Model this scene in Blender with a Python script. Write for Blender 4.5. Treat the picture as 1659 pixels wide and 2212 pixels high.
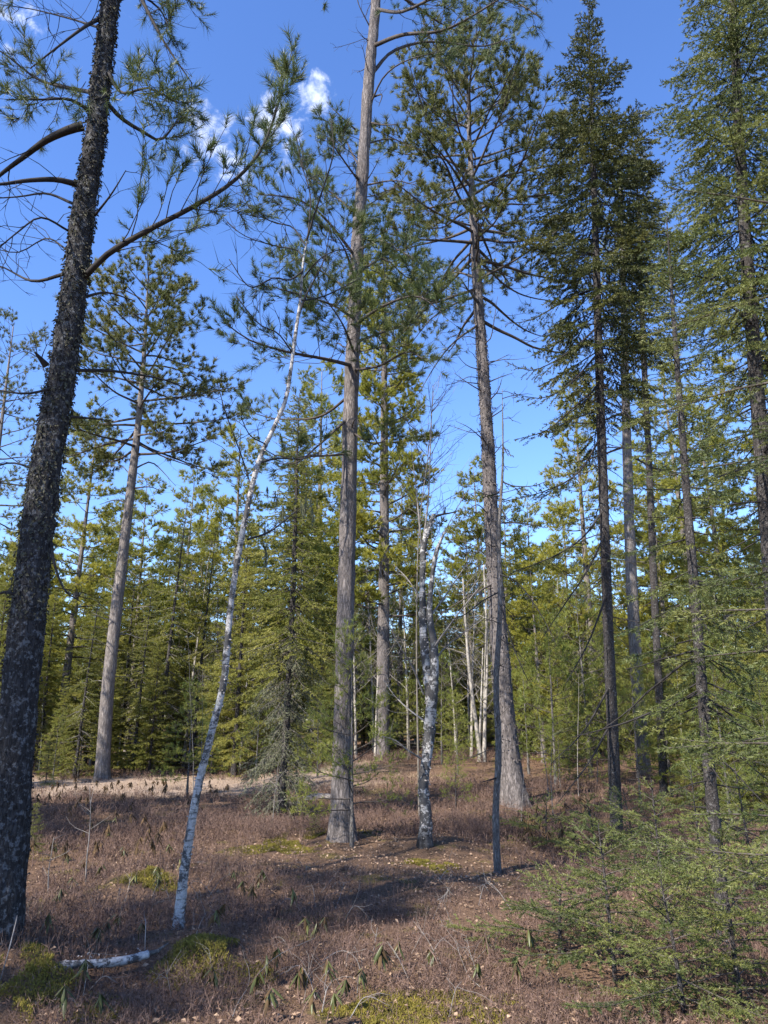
import bpy, math
import numpy as np
from math import radians, sin, cos, pi

rng = np.random.default_rng(11)
for o in list(bpy.data.objects):
    bpy.data.objects.remove(o)
scene = bpy.context.scene
col = scene.collection

# ------------------------------------------------------------------ camera
PITCH = radians(15.7)
EYE = np.array([0.0, 0.0, 1.6])
FPX = 747.0                                   # focal length in pixels of a 768 x 1024 picture
cam = bpy.data.cameras.new('camera')
cam_o = bpy.data.objects.new('camera', cam)
col.objects.link(cam_o)
cam.sensor_fit = 'VERTICAL'
cam.sensor_height = 32.0
cam.lens = 32.0 * FPX / 1024.0
cam.clip_start = 0.05
cam.clip_end = 2000
cam_o.location = EYE
cam_o.rotation_euler = (radians(90) + PITCH, 0, 0)
scene.camera = cam_o

# ------------------------------------------------------------------ world, sun, exposure
SUN = np.array([-0.68, -0.66, 0.82]); SUN /= np.linalg.norm(SUN)
SUN_EL = math.asin(SUN[2]); SUN_AZ = math.atan2(SUN[0], SUN[1])
world = bpy.data.worlds.new('World'); scene.world = world
world.use_nodes = True
wn, wl = world.node_tree.nodes, world.node_tree.links
wn.clear()
w_out = wn.new('ShaderNodeOutputWorld'); w_bg = wn.new('ShaderNodeBackground')
sky = wn.new('ShaderNodeTexSky'); sky.sky_type = 'NISHITA'; sky.sun_disc = False
sky.sun_elevation = SUN_EL; sky.sun_rotation = SUN_AZ
sky.altitude = 300; sky.air_density = 1.0; sky.dust_density = 0.2; sky.ozone_density = 3.8
w_bg.inputs['Strength'].default_value = 0.108
wl.new(w_bg.outputs[0], w_out.inputs[0])
hsv = wn.new('ShaderNodeHueSaturation'); hsv.inputs['Saturation'].default_value = 1.15; hsv.inputs['Hue'].default_value = .511
wl.new(sky.outputs[0], hsv.inputs['Color'])
sun_d = bpy.data.lights.new('sun', 'SUN'); sun_d.energy = 3.6; sun_d.angle = radians(0.55)
sun_d.color = (1.0, 0.93, 0.82)
sun_o = bpy.data.objects.new('sun', sun_d); col.objects.link(sun_o)
sun_o.rotation_euler = (pi / 2 - SUN_EL, 0, pi - SUN_AZ)
vs = scene.view_settings
scene.display_settings.display_device = 'sRGB'
vs.view_transform = 'Standard'; vs.look = 'None'; vs.gamma = 1.0; vs.use_curve_mapping = False
vs.exposure = 1.72
scene.render.engine = 'CYCLES'
scene.render.resolution_x, scene.render.resolution_y = 768, 1024
try:
    scene.cycles.max_bounces = 7; scene.cycles.diffuse_bounces = 4; scene.cycles.transmission_bounces = 4
except Exception:
    pass

# ------------------------------------------------------------------ geometry of the view (sketch pixels are 1659 wide)
K = 768.0 / 1659.0
def ray(dx, dy):
    x = dx * K - 384.0; y = dy * K - 512.0
    return np.array([x, FPX * cos(PITCH) + y * sin(PITCH), FPX * sin(PITCH) - y * cos(PITCH)])
def W(dx, dy, Y):
    r = ray(dx, dy); return EYE + r * (Y / r[1])

# clouds: a few wisps of the sky itself, in their own directions
def cloud_mask():
    tc = wn.new('ShaderNodeTexCoord')
    noise = wn.new('ShaderNodeTexNoise'); noise.inputs['Scale'].default_value = 34; noise.inputs['Detail'].default_value = 8; noise.inputs['Distortion'].default_value = .25
    noise.inputs['Roughness'].default_value = 0.62
    wl.new(tc.outputs['Generated'], noise.inputs['Vector'])
    total = None
    for dx, dy, rad, k in ((670, 212, 2.0, .95), (615, 250, 2.2, .9), (575, 285, 2.2, .9), (620, 325, 1.8, .85), (450, 295, 2.6, .95), (500, 345, 2.0, .85), (415, 285, 1.8, .7), (0, 30, 3.0, .7), (250, 10, 2.2, .5), (250, -260, 4, .8), (1900, 700, 5, .8), (-500, 900, 5, .8), (2300, 1000, 5, .7)):
        d = ray(dx, dy); d = d / np.linalg.norm(d)
        dot = wn.new('ShaderNodeVectorMath'); dot.operation = 'DOT_PRODUCT'
        dot.inputs[1].default_value = tuple(d); wl.new(tc.outputs['Generated'], dot.inputs[0])
        mr = wn.new('ShaderNodeMapRange'); mr.inputs['From Min'].default_value = cos(radians(rad * 1.5)); mr.inputs['From Max'].default_value = 1.0
        mr.inputs['To Min'].default_value = 0; mr.inputs['To Max'].default_value = k * .44
        wl.new(dot.outputs['Value'], mr.inputs['Value'])
        if total is None: total = mr.outputs[0]
        else:
            mx = wn.new('ShaderNodeMath'); mx.operation = 'MAXIMUM'
            wl.new(total, mx.inputs[0]); wl.new(mr.outputs[0], mx.inputs[1]); total = mx.outputs[0]
    ad = wn.new('ShaderNodeMath'); ad.operation = 'ADD'; wl.new(total, ad.inputs[0]); wl.new(noise.outputs['Fac'], ad.inputs[1])
    mr = wn.new('ShaderNodeMapRange'); mr.interpolation_type = 'SMOOTHSTEP'
    mr.inputs['From Min'].default_value = 0.79; mr.inputs['From Max'].default_value = 1.1; mr.inputs['To Max'].default_value = 0.6
    wl.new(ad.outputs[0], mr.inputs['Value'])
    return mr.outputs[0]
mixc = wn.new('ShaderNodeMixRGB'); mixc.inputs['Color2'].default_value = (6.2, 6.4, 6.8, 1)
wl.new(cloud_mask(), mixc.inputs['Fac']); wl.new(hsv.outputs[0], mixc.inputs['Color1']); wl.new(mixc.outputs[0], w_bg.inputs['Color'])

# ------------------------------------------------------------------ noise and terrain
_perm = rng.permutation(4096); _val = rng.random(4096)
def _h(i, j, k):
    return _val[_perm[(_perm[(_perm[i & 4095] + j) & 4095] + k) & 4095]]
def vnoise(p):
    p = np.asarray(p, float); f = np.floor(p).astype(int); t = p - f; t = t * t * (3 - 2 * t)
    i, j, k = f[..., 0], f[..., 1], f[..., 2]; a, b, c = t[..., 0], t[..., 1], t[..., 2]
    def L(u, v, w): return u + (v - u) * w
    return L(L(L(_h(i, j, k), _h(i+1, j, k), a), L(_h(i, j+1, k), _h(i+1, j+1, k), a), b),
             L(L(_h(i, j, k+1), _h(i+1, j, k+1), a), L(_h(i, j+1, k+1), _h(i+1, j+1, k+1), a), b), c)
def n2(x, y, s, o=0.0):
    x = np.asarray(x, float); y = np.asarray(y, float)
    return vnoise(np.stack([x * s + 50 + o, y * s + 80 + o, np.full(x.shape, 0.37 + o)], -1))
def sstep(a, b, v):
    t = np.clip((v - a) / (b - a), 0, 1); return t * t * (3 - 2 * t)
MOUNDS = []                                    # x, y, height, radius
def terrain(x, y):
    x = np.asarray(x, float); y = np.asarray(y, float)
    z = 0.5 * sstep(12.5, 25, y) * sstep(-4.5, 0, x) + 0.05 * sstep(12, 20, y) * sstep(0, -5, x) + 0.9 * sstep(26, 70, y)
    near = 1 - sstep(40, 60, y)
    z = z + near * (0.22 * (n2(x, y, .35) - .5) + 0.10 * (n2(x, y, 1.1, 3) - .5) + 0.05 * (n2(x, y, 3.1, 7) - .5) + .02 * (n2(x, y, 7.3, 9) - .5))
    for mx, my, h, r in MOUNDS:
        z = z + h * np.exp(-((x - mx) ** 2 + (y - my) ** 2) / (r * r))
    return z
def G(dx, dy):
    r = ray(dx, dy); z = 0.0
    for _ in range(12):
        p = EYE + r * ((z - EYE[2]) / r[2]); z = .5 * z + .5 * float(terrain(p[0], p[1]))
    return np.array([p[0], p[1], float(terrain(p[0], p[1]))])
for dx, dy, h, r in ((20, 2110, .16, .5), (430, 2075, .12, .45), (330, 1905, .12, .5), (735, 1820, .15, .9), (610, 1770, .14, .8), (920, 1830, .12, .6), (1110, 1740, .14, 1.0), (0, 2050, .1, .5)):
    p = G(dx, dy); MOUNDS.append((p[0], p[1], h, r))

# ------------------------------------------------------------------ mesh helpers
def nrm(v):
    v = np.asarray(v, float); return v / np.maximum(np.linalg.norm(v, axis=-1, keepdims=True), 1e-9)
def crom(pts, n):
    P = np.asarray(pts, float)
    if len(P) < 3:
        t = np.linspace(0, 1, n)[:, None]; return P[0] * (1 - t) + P[-1] * t
    Q = np.vstack([2 * P[0] - P[1], P, 2 * P[-1] - P[-2]])
    seg = np.linalg.norm(np.diff(P, axis=0), axis=1); cum = np.concatenate([[0], np.cumsum(seg)])
    s = np.linspace(0, cum[-1], n); i = np.clip(np.searchsorted(cum, s, side='right') - 1, 0, len(P) - 2)
    t = ((s - cum[i]) / seg[i])[:, None]
    a, b, c, d = Q[i], Q[i + 1], Q[i + 2], Q[i + 3]
    return .5 * (2 * b + (c - a) * t + (2 * a - 5 * b + 4 * c - d) * t ** 2 + (3 * b - a - 3 * c + d) * t ** 3)
class MB:
    def __init__(s): s.v = []; s.q = []; s.t = []; s.n = 0
    def add(s, v, q=None, t=None):
        v = np.asarray(v, float).reshape(-1, 3); s.v.append(v)
        if q is not None and len(q): s.q.append(np.asarray(q) + s.n)
        if t is not None and len(t): s.t.append(np.asarray(t) + s.n)
        s.n += len(v)
    def tube(s, pts, rad, sides=6, rough=0.0, rs=(9, 9, 2.5), flare=0.0, flare_h=.3, cap=True):
        P = np.asarray(pts, float); n = len(P); R = np.broadcast_to(np.asarray(rad, float), (n,)).copy()
        T = nrm(np.gradient(P, axis=0)); m = nrm(T.mean(0))
        ref = np.array([0., 0, 1]) if abs(m[2]) < .8 else np.array([1., 0, 0])
        U = nrm(np.cross(T, ref)); V = np.cross(T, U)
        th = np.linspace(0, 2 * pi, sides, endpoint=False)
        D = U[:, None, :] * np.cos(th)[None, :, None] + V[:, None, :] * np.sin(th)[None, :, None]
        rr = R[:, None] * np.ones(sides)[None]
        if flare:
            hgt = (P[:, 2] - P[0, 2])[:, None]
            rr = rr * (1 + flare * np.exp(-hgt / flare_h) * (.75 + .5 * np.cos(th * 4 + 1.3)[None] * np.cos(th * 3)[None]))
        X = P[:, None, :] + D * rr[..., None]
        if rough:
            q = X * np.array(rs)
            nz = (np.abs(vnoise(q + 20) - .5) * 2 - .5) + .5 * (vnoise(q * 2.7 + 5) - .5) + .6 * (vnoise(X * np.array([4, 4, 1.5])) - .5)
            X = P[:, None, :] + D * (rr + rough * nz)[..., None]
        X = X.reshape(-1, 3)
        i = np.arange(n - 1)[:, None] * sides; j = np.arange(sides)[None]; j2 = (j + 1) % sides
        q = np.stack([i + j, i + j2, i + sides + j2, i + sides + j], -1).reshape(-1, 4)
        t = None
        if cap:
            X = np.vstack([X, P[-1] + T[-1] * R[-1] * .5]); k = (n - 1) * sides; jj = np.arange(sides)
            t = np.stack([k + jj, k + (jj + 1) % sides, np.full(sides, n * sides)], -1)
        s.add(X, q, t)
    def sticks(s, A, B, ra, rb, sides=3):
        A = np.asarray(A, float).reshape(-1, 3); B = np.asarray(B, float).reshape(-1, 3); n = len(A)
        if not n: return
        T = nrm(B - A); ref = np.where(np.abs(T[:, 2:3]) < .8, np.array([[0., 0, 1]]), np.array([[1., 0, 0]]))
        U = nrm(np.cross(T, ref)); V = np.cross(T, U); ra = np.broadcast_to(ra, (n,))[:, None]; rb = np.broadcast_to(rb, (n,))[:, None]
        vs_ = []
        for k in range(sides):
            a = 2 * pi * k / sides; d = U * cos(a) + V * sin(a); vs_ += [A + d * ra, B + d * rb]
        X = np.stack(vs_, 1).reshape(-1, 3); base = np.arange(n)[:, None] * (2 * sides)
        q = [np.concatenate([base + 2 * k, base + 2 * ((k + 1) % sides), base + 2 * ((k + 1) % sides) + 1, base + 2 * k + 1], 1) for k in range(sides)]
        s.add(X, np.vstack(q))
    def blades(s, P, D, ln, w):
        """one thin triangle per needle"""
        P = np.asarray(P, float).reshape(-1, 3); n = len(P)
        if not n: return
        D = nrm(D); side = nrm(np.cross(D, rng.normal(size=(n, 3)))); ln = np.broadcast_to(ln, (n,))[:, None]; w = np.broadcast_to(w, (n,))[:, None]
        X = np.stack([P - side * w * .5, P + side * w * .5, P + D * ln], 1).reshape(-1, 3)
        s.add(X, None, np.arange(3 * n).reshape(-1, 3))
    def flakes(s, P, D, N, ln, w):
        """small bent quads (leaves, bark flakes): along D, facing N"""
        P = np.asarray(P, float).reshape(-1, 3); n = len(P)
        if not n: return
        D = nrm(D); S = nrm(np.cross(D, N)); M = np.cross(S, D); ln = np.broadcast_to(ln, (n,))[:, None]; w = np.broadcast_to(w, (n,))[:, None]
        b = ln * .18
        X = np.stack([P, P + D * ln * .5 + S * w * .5 + M * b, P + D * ln, P + D * ln * .5 - S * w * .5 + M * b], 1).reshape(-1, 3)
        i = np.arange(n)[:, None] * 4
        s.add(X, None, np.vstack([np.concatenate([i, i + 1, i + 2], 1), np.concatenate([i, i + 2, i + 3], 1)]))
    def mesh(s, name, mat, smooth=True):
        v = np.concatenate(s.v) if s.v else np.zeros((0, 3))
        q = np.concatenate(s.q) if s.q else np.zeros((0, 4), int); t = np.concatenate(s.t) if s.t else np.zeros((0, 3), int)
        me = bpy.data.meshes.new(name); me.vertices.add(len(v)); me.vertices.foreach_set('co', v.ravel().astype(np.float32))
        nl = q.size + t.size; me.loops.add(nl); me.loops.foreach_set('vertex_index', np.concatenate([q.ravel(), t.ravel()]).astype(np.int32))
        npoly = len(q) + len(t); me.polygons.add(npoly)
        me.polygons.foreach_set('loop_start', np.concatenate([np.arange(len(q)) * 4, q.size + np.arange(len(t)) * 3]).astype(np.int32))
        me.polygons.foreach_set('use_smooth', np.full(npoly, smooth)); me.update(calc_edges=True)
        if mat: me.materials.append(mat)
        return me
    def build(s, name, mat, parent=None, smooth=True, off=None):
        """off: world origin of the parent, so that geometry is stored relative to it"""
        if off is not None: s.v = [a - off for a in s.v]
        o = bpy.data.objects.new(name, s.mesh(name, mat, smooth)); col.objects.link(o)
        if parent is not None: o.parent = parent
        return o
def tag(o, label=None, cat=None, group=None, kind=None):
    if label: o['label'] = label
    if cat: o['category'] = cat
    if group: o['group'] = group
    if kind: o['kind'] = kind
    return o
def thing(name, loc, label, cat, group=None, rz=0.0):
    o = bpy.data.objects.new(name, None); col.objects.link(o); o.empty_display_size = .2
    o.location = tuple(float(a) for a in loc); o.rotation_euler = (0, 0, rz); return tag(o, label, cat, group)
def copy_tree(o, parent=None):
    c = o.copy(); col.objects.link(c); c.parent = parent
    for ch in list(o.children): copy_tree(ch, c)
    return c

# ------------------------------------------------------------------ materials
def new_mat(name):
    m = bpy.data.materials.new(name); m.use_nodes = True; nt = m.node_tree; nt.nodes.clear()
    out = nt.nodes.new('ShaderNodeOutputMaterial'); b = nt.nodes.new('ShaderNodeBsdfPrincipled'); nt.links.new(b.outputs[0], out.inputs[0])
    return m, nt.nodes, nt.links, b, out
def coords(N, L, scale=(1, 1, 1), world=False):
    tc = N.new('ShaderNodeTexCoord'); mp = N.new('ShaderNodeMapping'); mp.inputs['Scale'].default_value = scale
    if world:
        ge = N.new('ShaderNodeNewGeometry'); L.new(ge.outputs['Position'], mp.inputs['Vector'])
    else: L.new(tc.outputs['Object'], mp.inputs['Vector'])
    return mp.outputs[0]
def tex_noise(N, L, vec, scale, detail=4, rough=.55):
    t = N.new('ShaderNodeTexNoise'); t.inputs['Scale'].default_value = scale; t.inputs['Detail'].default_value = detail; t.inputs['Roughness'].default_value = rough
    L.new(vec, t.inputs['Vector']); return t.outputs['Fac']
def ramp(N, L, fac, stops):
    r = N.new('ShaderNodeValToRGB'); e = r.color_ramp.elements
    while len(e) < len(stops): e.new(0.5)
    for i, (p, c) in enumerate(stops):
        e[i].position = p; e[i].color = (*c, 1) if len(c) == 3 else c
    L.new(fac, r.inputs[0]); return r.outputs[0]
def g(v): return (v, v, v)
def mix(N, L, fac, a, b):
    m = N.new('ShaderNodeMixRGB')
    if isinstance(fac, float): m.inputs[0].default_value = fac
    else: L.new(fac, m.inputs[0])
    for k, x in ((1, a), (2, b)):
        if isinstance(x, tuple): m.inputs[k].default_value = (*x, 1)
        else: L.new(x, m.inputs[k])
    return m.outputs[0]
def bump(N, L, b, h, strength, dist):
    bp = N.new('ShaderNodeBump'); bp.inputs['Strength'].default_value = strength; bp.inputs['Distance'].default_value = dist
    L.new(h, bp.inputs['Height']); L.new(bp.outputs[0], b.inputs['Normal'])
def bark(name, dark, light, fissure, vs_=(16, 16, 4), lichen=None, lich_amt=.6, rough=.9, bstr=.8):
    m, N, L, b, o = new_mat(name)
    v = coords(N, L, vs_); fine = coords(N, L, (1, 1, 1))
    vo = N.new('ShaderNodeTexVoronoi'); vo.feature = 'DISTANCE_TO_EDGE'; vo.inputs['Scale'].default_value = 1
    wob = N.new('ShaderNodeTexNoise'); wob.inputs['Scale'].default_value = 1.1; wob.inputs['Detail'].default_value = 5; L.new(v, wob.inputs['Vector'])
    ad = N.new('ShaderNodeMixRGB'); ad.blend_type = 'ADD'; ad.inputs[0].default_value = 1.0; ad2 = N.new('ShaderNodeVectorMath'); ad2.operation = 'SCALE'; ad2.inputs['Scale'].default_value = 3.2; L.new(wob.outputs['Color'], ad2.inputs[0]); L.new(v, ad.inputs[1]); L.new(ad2.outputs[0], ad.inputs[2]); L.new(ad.outputs[0], vo.inputs['Vector'])
    crack = ramp(N, L, vo.outputs['Distance'], [(0.0, g(.35)), (0.25, g(1))])
    n1 = tex_noise(N, L, v, 1.7, 6, .65); n2_ = tex_noise(N, L, fine, 2.3, 4); n3 = tex_noise(N, L, fine, 60, 3)
    c = mix(N, L, ramp(N, L, n1, [(.3, g(0)), (.7, g(1))]), dark, light)
    c = mix(N, L, ramp(N, L, n3, [(.3, g(0)), (.75, g(.45))]), c, light)
    c = mix(N, L, ramp(N, L, n2_, [(.35, g(0)), (.7, g(.5))]), c, dark)
    c = mix(N, L, crack, fissure, c)
    if lichen:
        n4 = tex_noise(N, L, fine, 24, 6, .7)
        c = mix(N, L, ramp(N, L, n4, [(lich_amt - .03, g(0)), (lich_amt + .05, g(.9))]), c, lichen)
    L.new(c, b.inputs['Base Color']); b.inputs['Roughness'].default_value = rough; b.inputs['Specular IOR Level'].default_value = .15
    h = N.new('ShaderNodeMath'); h.operation = 'MULTIPLY_ADD'; L.new(crack, h.inputs[0]); h.inputs[1].default_value = .6; L.new(n1, h.inputs[2])
    bump(N, L, b, h.outputs[0], bstr, .02)
    return m
def foliage(name, c0, c1, c2, trans=.3, ns=1.3, rough=.5):
    m, N, L, b, o = new_mat(name)
    v = coords(N, L, (1, 1, 1), world=True)
    n1 = tex_noise(N, L, v, ns, 2); n2_ = tex_noise(N, L, v, 17, 2)
    ri = N.new('ShaderNodeObjectInfo')
    ma = N.new('ShaderNodeMath'); ma.operation = 'MULTIPLY_ADD'; L.new(ri.outputs['Random'], ma.inputs[0]); ma.inputs[1].default_value = .24; L.new(n1, ma.inputs[2])
    c = ramp(N, L, ma.outputs[0], [(.38, c0), (.6, c1), (.82, c2)])
    c = mix(N, L, ramp(N, L, n2_, [(.35, g(0)), (.75, g(.55))]), c, c2)
    L.new(c, b.inputs['Base Color']); b.inputs['Roughness'].default_value = rough; b.inputs['Specular IOR Level'].default_value = .35
    t = N.new('ShaderNodeBsdfTranslucent'); L.new(c, t.inputs['Color'])
    ms = N.new('ShaderNodeMixShader'); ms.inputs[0].default_value = trans; L.new(b.outputs[0], ms.inputs[1]); L.new(t.outputs[0], ms.inputs[2]); L.new(ms.outputs[0], o.inputs[0])
    return m
def plain(name, c0, c1, scale=8, rough=.85, world=True, trans=0.0):
    m, N, L, b, o = new_mat(name)
    v = coords(N, L, (1, 1, 1), world=world)
    c = mix(N, L, ramp(N, L, tex_noise(N, L, v, scale, 4, .65), [(.3, g(0)), (.7, g(1))]), c0, c1)
    L.new(c, b.inputs['Base Color']); b.inputs['Roughness'].default_value = rough; b.inputs['Specular IOR Level'].default_value = .2
    if trans:
        t = N.new('ShaderNodeBsdfTranslucent'); L.new(c, t.inputs['Color'])
        ms = N.new('ShaderNodeMixShader'); ms.inputs[0].default_value = trans; L.new(b.outputs[0], ms.inputs[1]); L.new(t.outputs[0], ms.inputs[2]); L.new(ms.outputs[0], o.inputs[0])
    return m
M = {}
M['pine_bark'] = bark('pine_bark', (.10, .087, .084), (.265, .235, .226), (.026, .022, .021), (24, 24, 4))
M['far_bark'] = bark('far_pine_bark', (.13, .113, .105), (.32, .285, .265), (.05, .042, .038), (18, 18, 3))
M['dark_bark'] = bark('lichened_dark_bark', (.02, .018, .019), (.07, .068, .07), (.009, .008, .008), (26, 26, 7), lichen=(.13, .135, .145), lich_amt=.56)
M['spruce_bark'] = bark('spruce_bark', (.035, .03, .029), (.11, .10, .098), (.012, .011, .01), (30, 30, 18), lichen=(.20, .20, .20), lich_amt=.62)
M['dead_bark'] = bark('dead_grey_bark', (.11, .098, .09), (.28, .26, .245), (.02, .018, .017), (32, 32, 7))
M['branch'] = plain('branch_bark', (.035, .028, .025), (.10, .085, .075), 9)
M['dark_branch'] = plain('dark_branch_bark', (.014, .012, .012), (.045, .04, .038), 12)
M['skirt_twig'] = plain('skirt_twig', (.07, .06, .05), (.2, .18, .155), 10)
M['grey_twig'] = plain('grey_twig', (.11, .095, .088), (.27, .25, .23), 10)
M['moss_lichen'] = plain('bark_moss', (.035, .033, .022), (.12, .115, .08), 20, trans=.1)
M['old_lichen'] = plain('grey_beard_lichen', (.075, .08, .045), (.17, .175, .11), 14, trans=.15)
M['pine_needle'] = foliage('pine_needles', (.030, .055, .020), (.060, .092, .028), (.12, .14, .04), .32)
M['red_pine_needle'] = foliage('red_pine_needles', (.05, .07, .024), (.10, .115, .032), (.18, .175, .05), .35)
M['spruce_needle'] = foliage('spruce_needles', (.026, .040, .016), (.058, .072, .022), (.12, .12, .032), .28)
M['near_needle'] = foliage('near_spruce_needles', (.045, .07, .028), (.10, .125, .038), (.19, .20, .055), .36)
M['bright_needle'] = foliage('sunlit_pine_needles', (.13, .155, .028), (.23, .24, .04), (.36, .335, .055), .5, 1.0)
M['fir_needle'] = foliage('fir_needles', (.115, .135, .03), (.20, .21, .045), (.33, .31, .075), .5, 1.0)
M['sapling_needle'] = foliage('sapling_needles', (.10, .14, .03), (.17, .205, .042), (.27, .275, .06), .45)
def birch_mat(name='birch_bark', shift=0.0, foot=None):
    m, N, L, b, o = new_mat(name)
    v = coords(N, L, (1, 1, 1)); st = coords(N, L, (5, 5, 26))
    big = tex_noise(N, L, v, 6.5, 6, .72); lines = tex_noise(N, L, st, 2.2, 4, .6); fine = tex_noise(N, L, v, 45, 4, .7)
    c = mix(N, L, ramp(N, L, fine, [(.3, g(0)), (.7, g(1))]), (.22, .21, .205), (.48, .465, .45))
    c = mix(N, L, ramp(N, L, lines, [(.54, g(0)), (.63, g(.85))]), c, (.075, .07, .068))
    c = mix(N, L, ramp(N, L, big, [(.48 - shift, g(0)), (.53 - shift, g(.95))]), c, (.04, .038, .038))
    c = mix(N, L, ramp(N, L, tex_noise(N, L, v, 11, 5, .7), [(.58, g(0)), (.66, g(.7))]), c, (.2, .21, .19))
    if foot:
        sp = N.new('ShaderNodeSeparateXYZ'); L.new(v, sp.inputs[0]); hh = N.new('ShaderNodeMath'); hh.operation = 'MULTIPLY_ADD'; L.new(big, hh.inputs[0]); hh.inputs[1].default_value = 1.6; L.new(sp.outputs['Z'], hh.inputs[2])
        c = mix(N, L, ramp(N, L, hh.outputs[0], [(foot, g(1)), (min(foot + .12, 1), g(0))]), c, (.02, .018, .017))
    L.new(c, b.inputs['Base Color']); b.inputs['Roughness'].default_value = .75; b.inputs['Specular IOR Level'].default_value = .25
    bump(N, L, b, big, .6, .01); return m
M['birch'] = birch_mat('birch_bark', -.02)
M['log_bark'] = birch_mat('rotting_birch_bark', .02)
M['snag'] = birch_mat('weathered_birch_bark', .035, .82)
M['birch_flake'] = plain('birch_bark_curl', (.20, .17, .155), (.46, .42, .39), 20)
M['pale_bark'] = plain('pale_hardwood_bark', (.17, .155, .135), (.38, .35, .315), 6)
def ground_mat():
    m, N, L, b, o = new_mat('forest_floor')
    v = coords(N, L, (1, 1, 1), world=True)
    big = tex_noise(N, L, v, .8, 4); mid = tex_noise(N, L, v, 5, 5, .65); fine = tex_noise(N, L, v, 38, 4, .7)
    c = mix(N, L, ramp(N, L, fine, [(.3, g(0)), (.7, g(1))]), (.055, .034, .023), (.20, .128, .082))
    c = mix(N, L, ramp(N, L, mid, [(.42, g(0)), (.68, g(.75))]), c, (.19, .12, .08))
    c = mix(N, L, ramp(N, L, tex_noise(N, L, v, 1.9, 5, .65), [(.56, g(0)), (.64, g(.7))]), c, (.135, .115, .03))
    # the dry, pale clearing on the rise behind the heath
    sx = N.new('ShaderNodeSeparateXYZ'); L.new(v, sx.inputs[0])
    w = N.new('ShaderNodeMath'); w.operation = 'MULTIPLY_ADD'; L.new(mid, w.inputs[0]); w.inputs[1].default_value = 2.2; L.new(sx.outputs['Y'], w.inputs[2])
    far = N.new('ShaderNodeMapRange'); far.inputs['From Min'].default_value = 18.2; far.inputs['From Max'].default_value = 19.0; L.new(w.outputs[0], far.inputs['Value'])
    far2 = N.new('ShaderNodeMapRange'); far2.inputs['From Min'].default_value = 24.5; far2.inputs['From Max'].default_value = 23; L.new(w.outputs[0], far2.inputs['Value'])
    pr = N.new('ShaderNodeMath'); pr.operation = 'MULTIPLY'; L.new(far.outputs[0], pr.inputs[0]); L.new(far2.outputs[0], pr.inputs[1])
    pale = mix(N, L, ramp(N, L, fine, [(.3, g(0)), (.7, g(1))]), (.23, .165, .12), (.40, .31, .24))
    lx = N.new('ShaderNodeMath'); lx.operation = 'MULTIPLY_ADD'; L.new(big, lx.inputs[0]); lx.inputs[1].default_value = 5; L.new(sx.outputs['X'], lx.inputs[2])
    lm = N.new('ShaderNodeMapRange'); lm.inputs['From Min'].default_value = 2.6; lm.inputs['From Max'].default_value = .6; L.new(lx.outputs[0], lm.inputs['Value'])
    pq = N.new('ShaderNodeMath'); pq.operation = 'MULTIPLY'; L.new(pr.outputs[0], pq.inputs[0]); L.new(lm.outputs[0], pq.inputs[1])
    c = mix(N, L, pq.outputs[0], c, pale)
    L.new(c, b.inputs['Base Color']); b.inputs['Roughness'].default_value = .95; b.inputs['Specular IOR Level'].default_value = .1
    bump(N, L, b, fine, 1.0, .03); return m
M['ground'] = ground_mat()
M['heath'] = plain('heath_stems', (.056, .035, .029), (.24, .16, .128), 42)
M['heath_leaf'] = plain('heath_leaves', (.05, .03, .022), (.14, .08, .055), 30, trans=.2)
M['litter'] = plain('dead_leaves', (.12, .07, .045), (.46, .33, .23), 26, trans=.1)
M['straw'] = plain('dry_grass', (.20, .14, .095), (.42, .32, .22), 6, trans=.15)
M['moss'] = plain('moss', (.09, .085, .018), (.27, .22, .045), 14, trans=.15)
M['shrub_leaf'] = foliage('shrub_leaves', (.022, .034, .011), (.05, .062, .018), (.13, .13, .04), .2, 4.0, .4)
M['shrub_dead_leaf'] = plain('withered_shrub_leaves', (.045, .03, .018), (.12, .075, .035), 12, trans=.15)
M['rock'] = plain('lichen_rock', (.14, .125, .11), (.34, .30, .26), 12)

# ------------------------------------------------------------------ ground
def axis(a, b, d0, lo, hi, dens):
    inner = np.arange(a, b + 1e-6, dens)
    left = a - np.cumsum(dens * 1.16 ** np.arange(1, 90)); left = left[left > lo][::-1]
    right = b + np.cumsum(dens * 1.16 ** np.arange(1, 90)); right = right[right < hi]
    return np.concatenate([[lo], left, inner, right, [hi]])
gx = axis(-6, 6.5, 0, -400, 400, .08); gy = axis(2.4, 17, 0, -120, 600, .08)
X, Y = np.meshgrid(gx, gy); Z = terrain(X, Y)
mb = MB(); nx, ny = len(gx), len(gy)
i = np.arange(ny - 1)[:, None] * nx; j = np.arange(nx - 1)[None]
mb.add(np.stack([X, Y, Z], -1), np.stack([i + j, i + j + 1, i + nx + j + 1, i + nx + j], -1).reshape(-1, 4))
tag(mb.build('ground', M['ground']), kind='structure')

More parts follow.
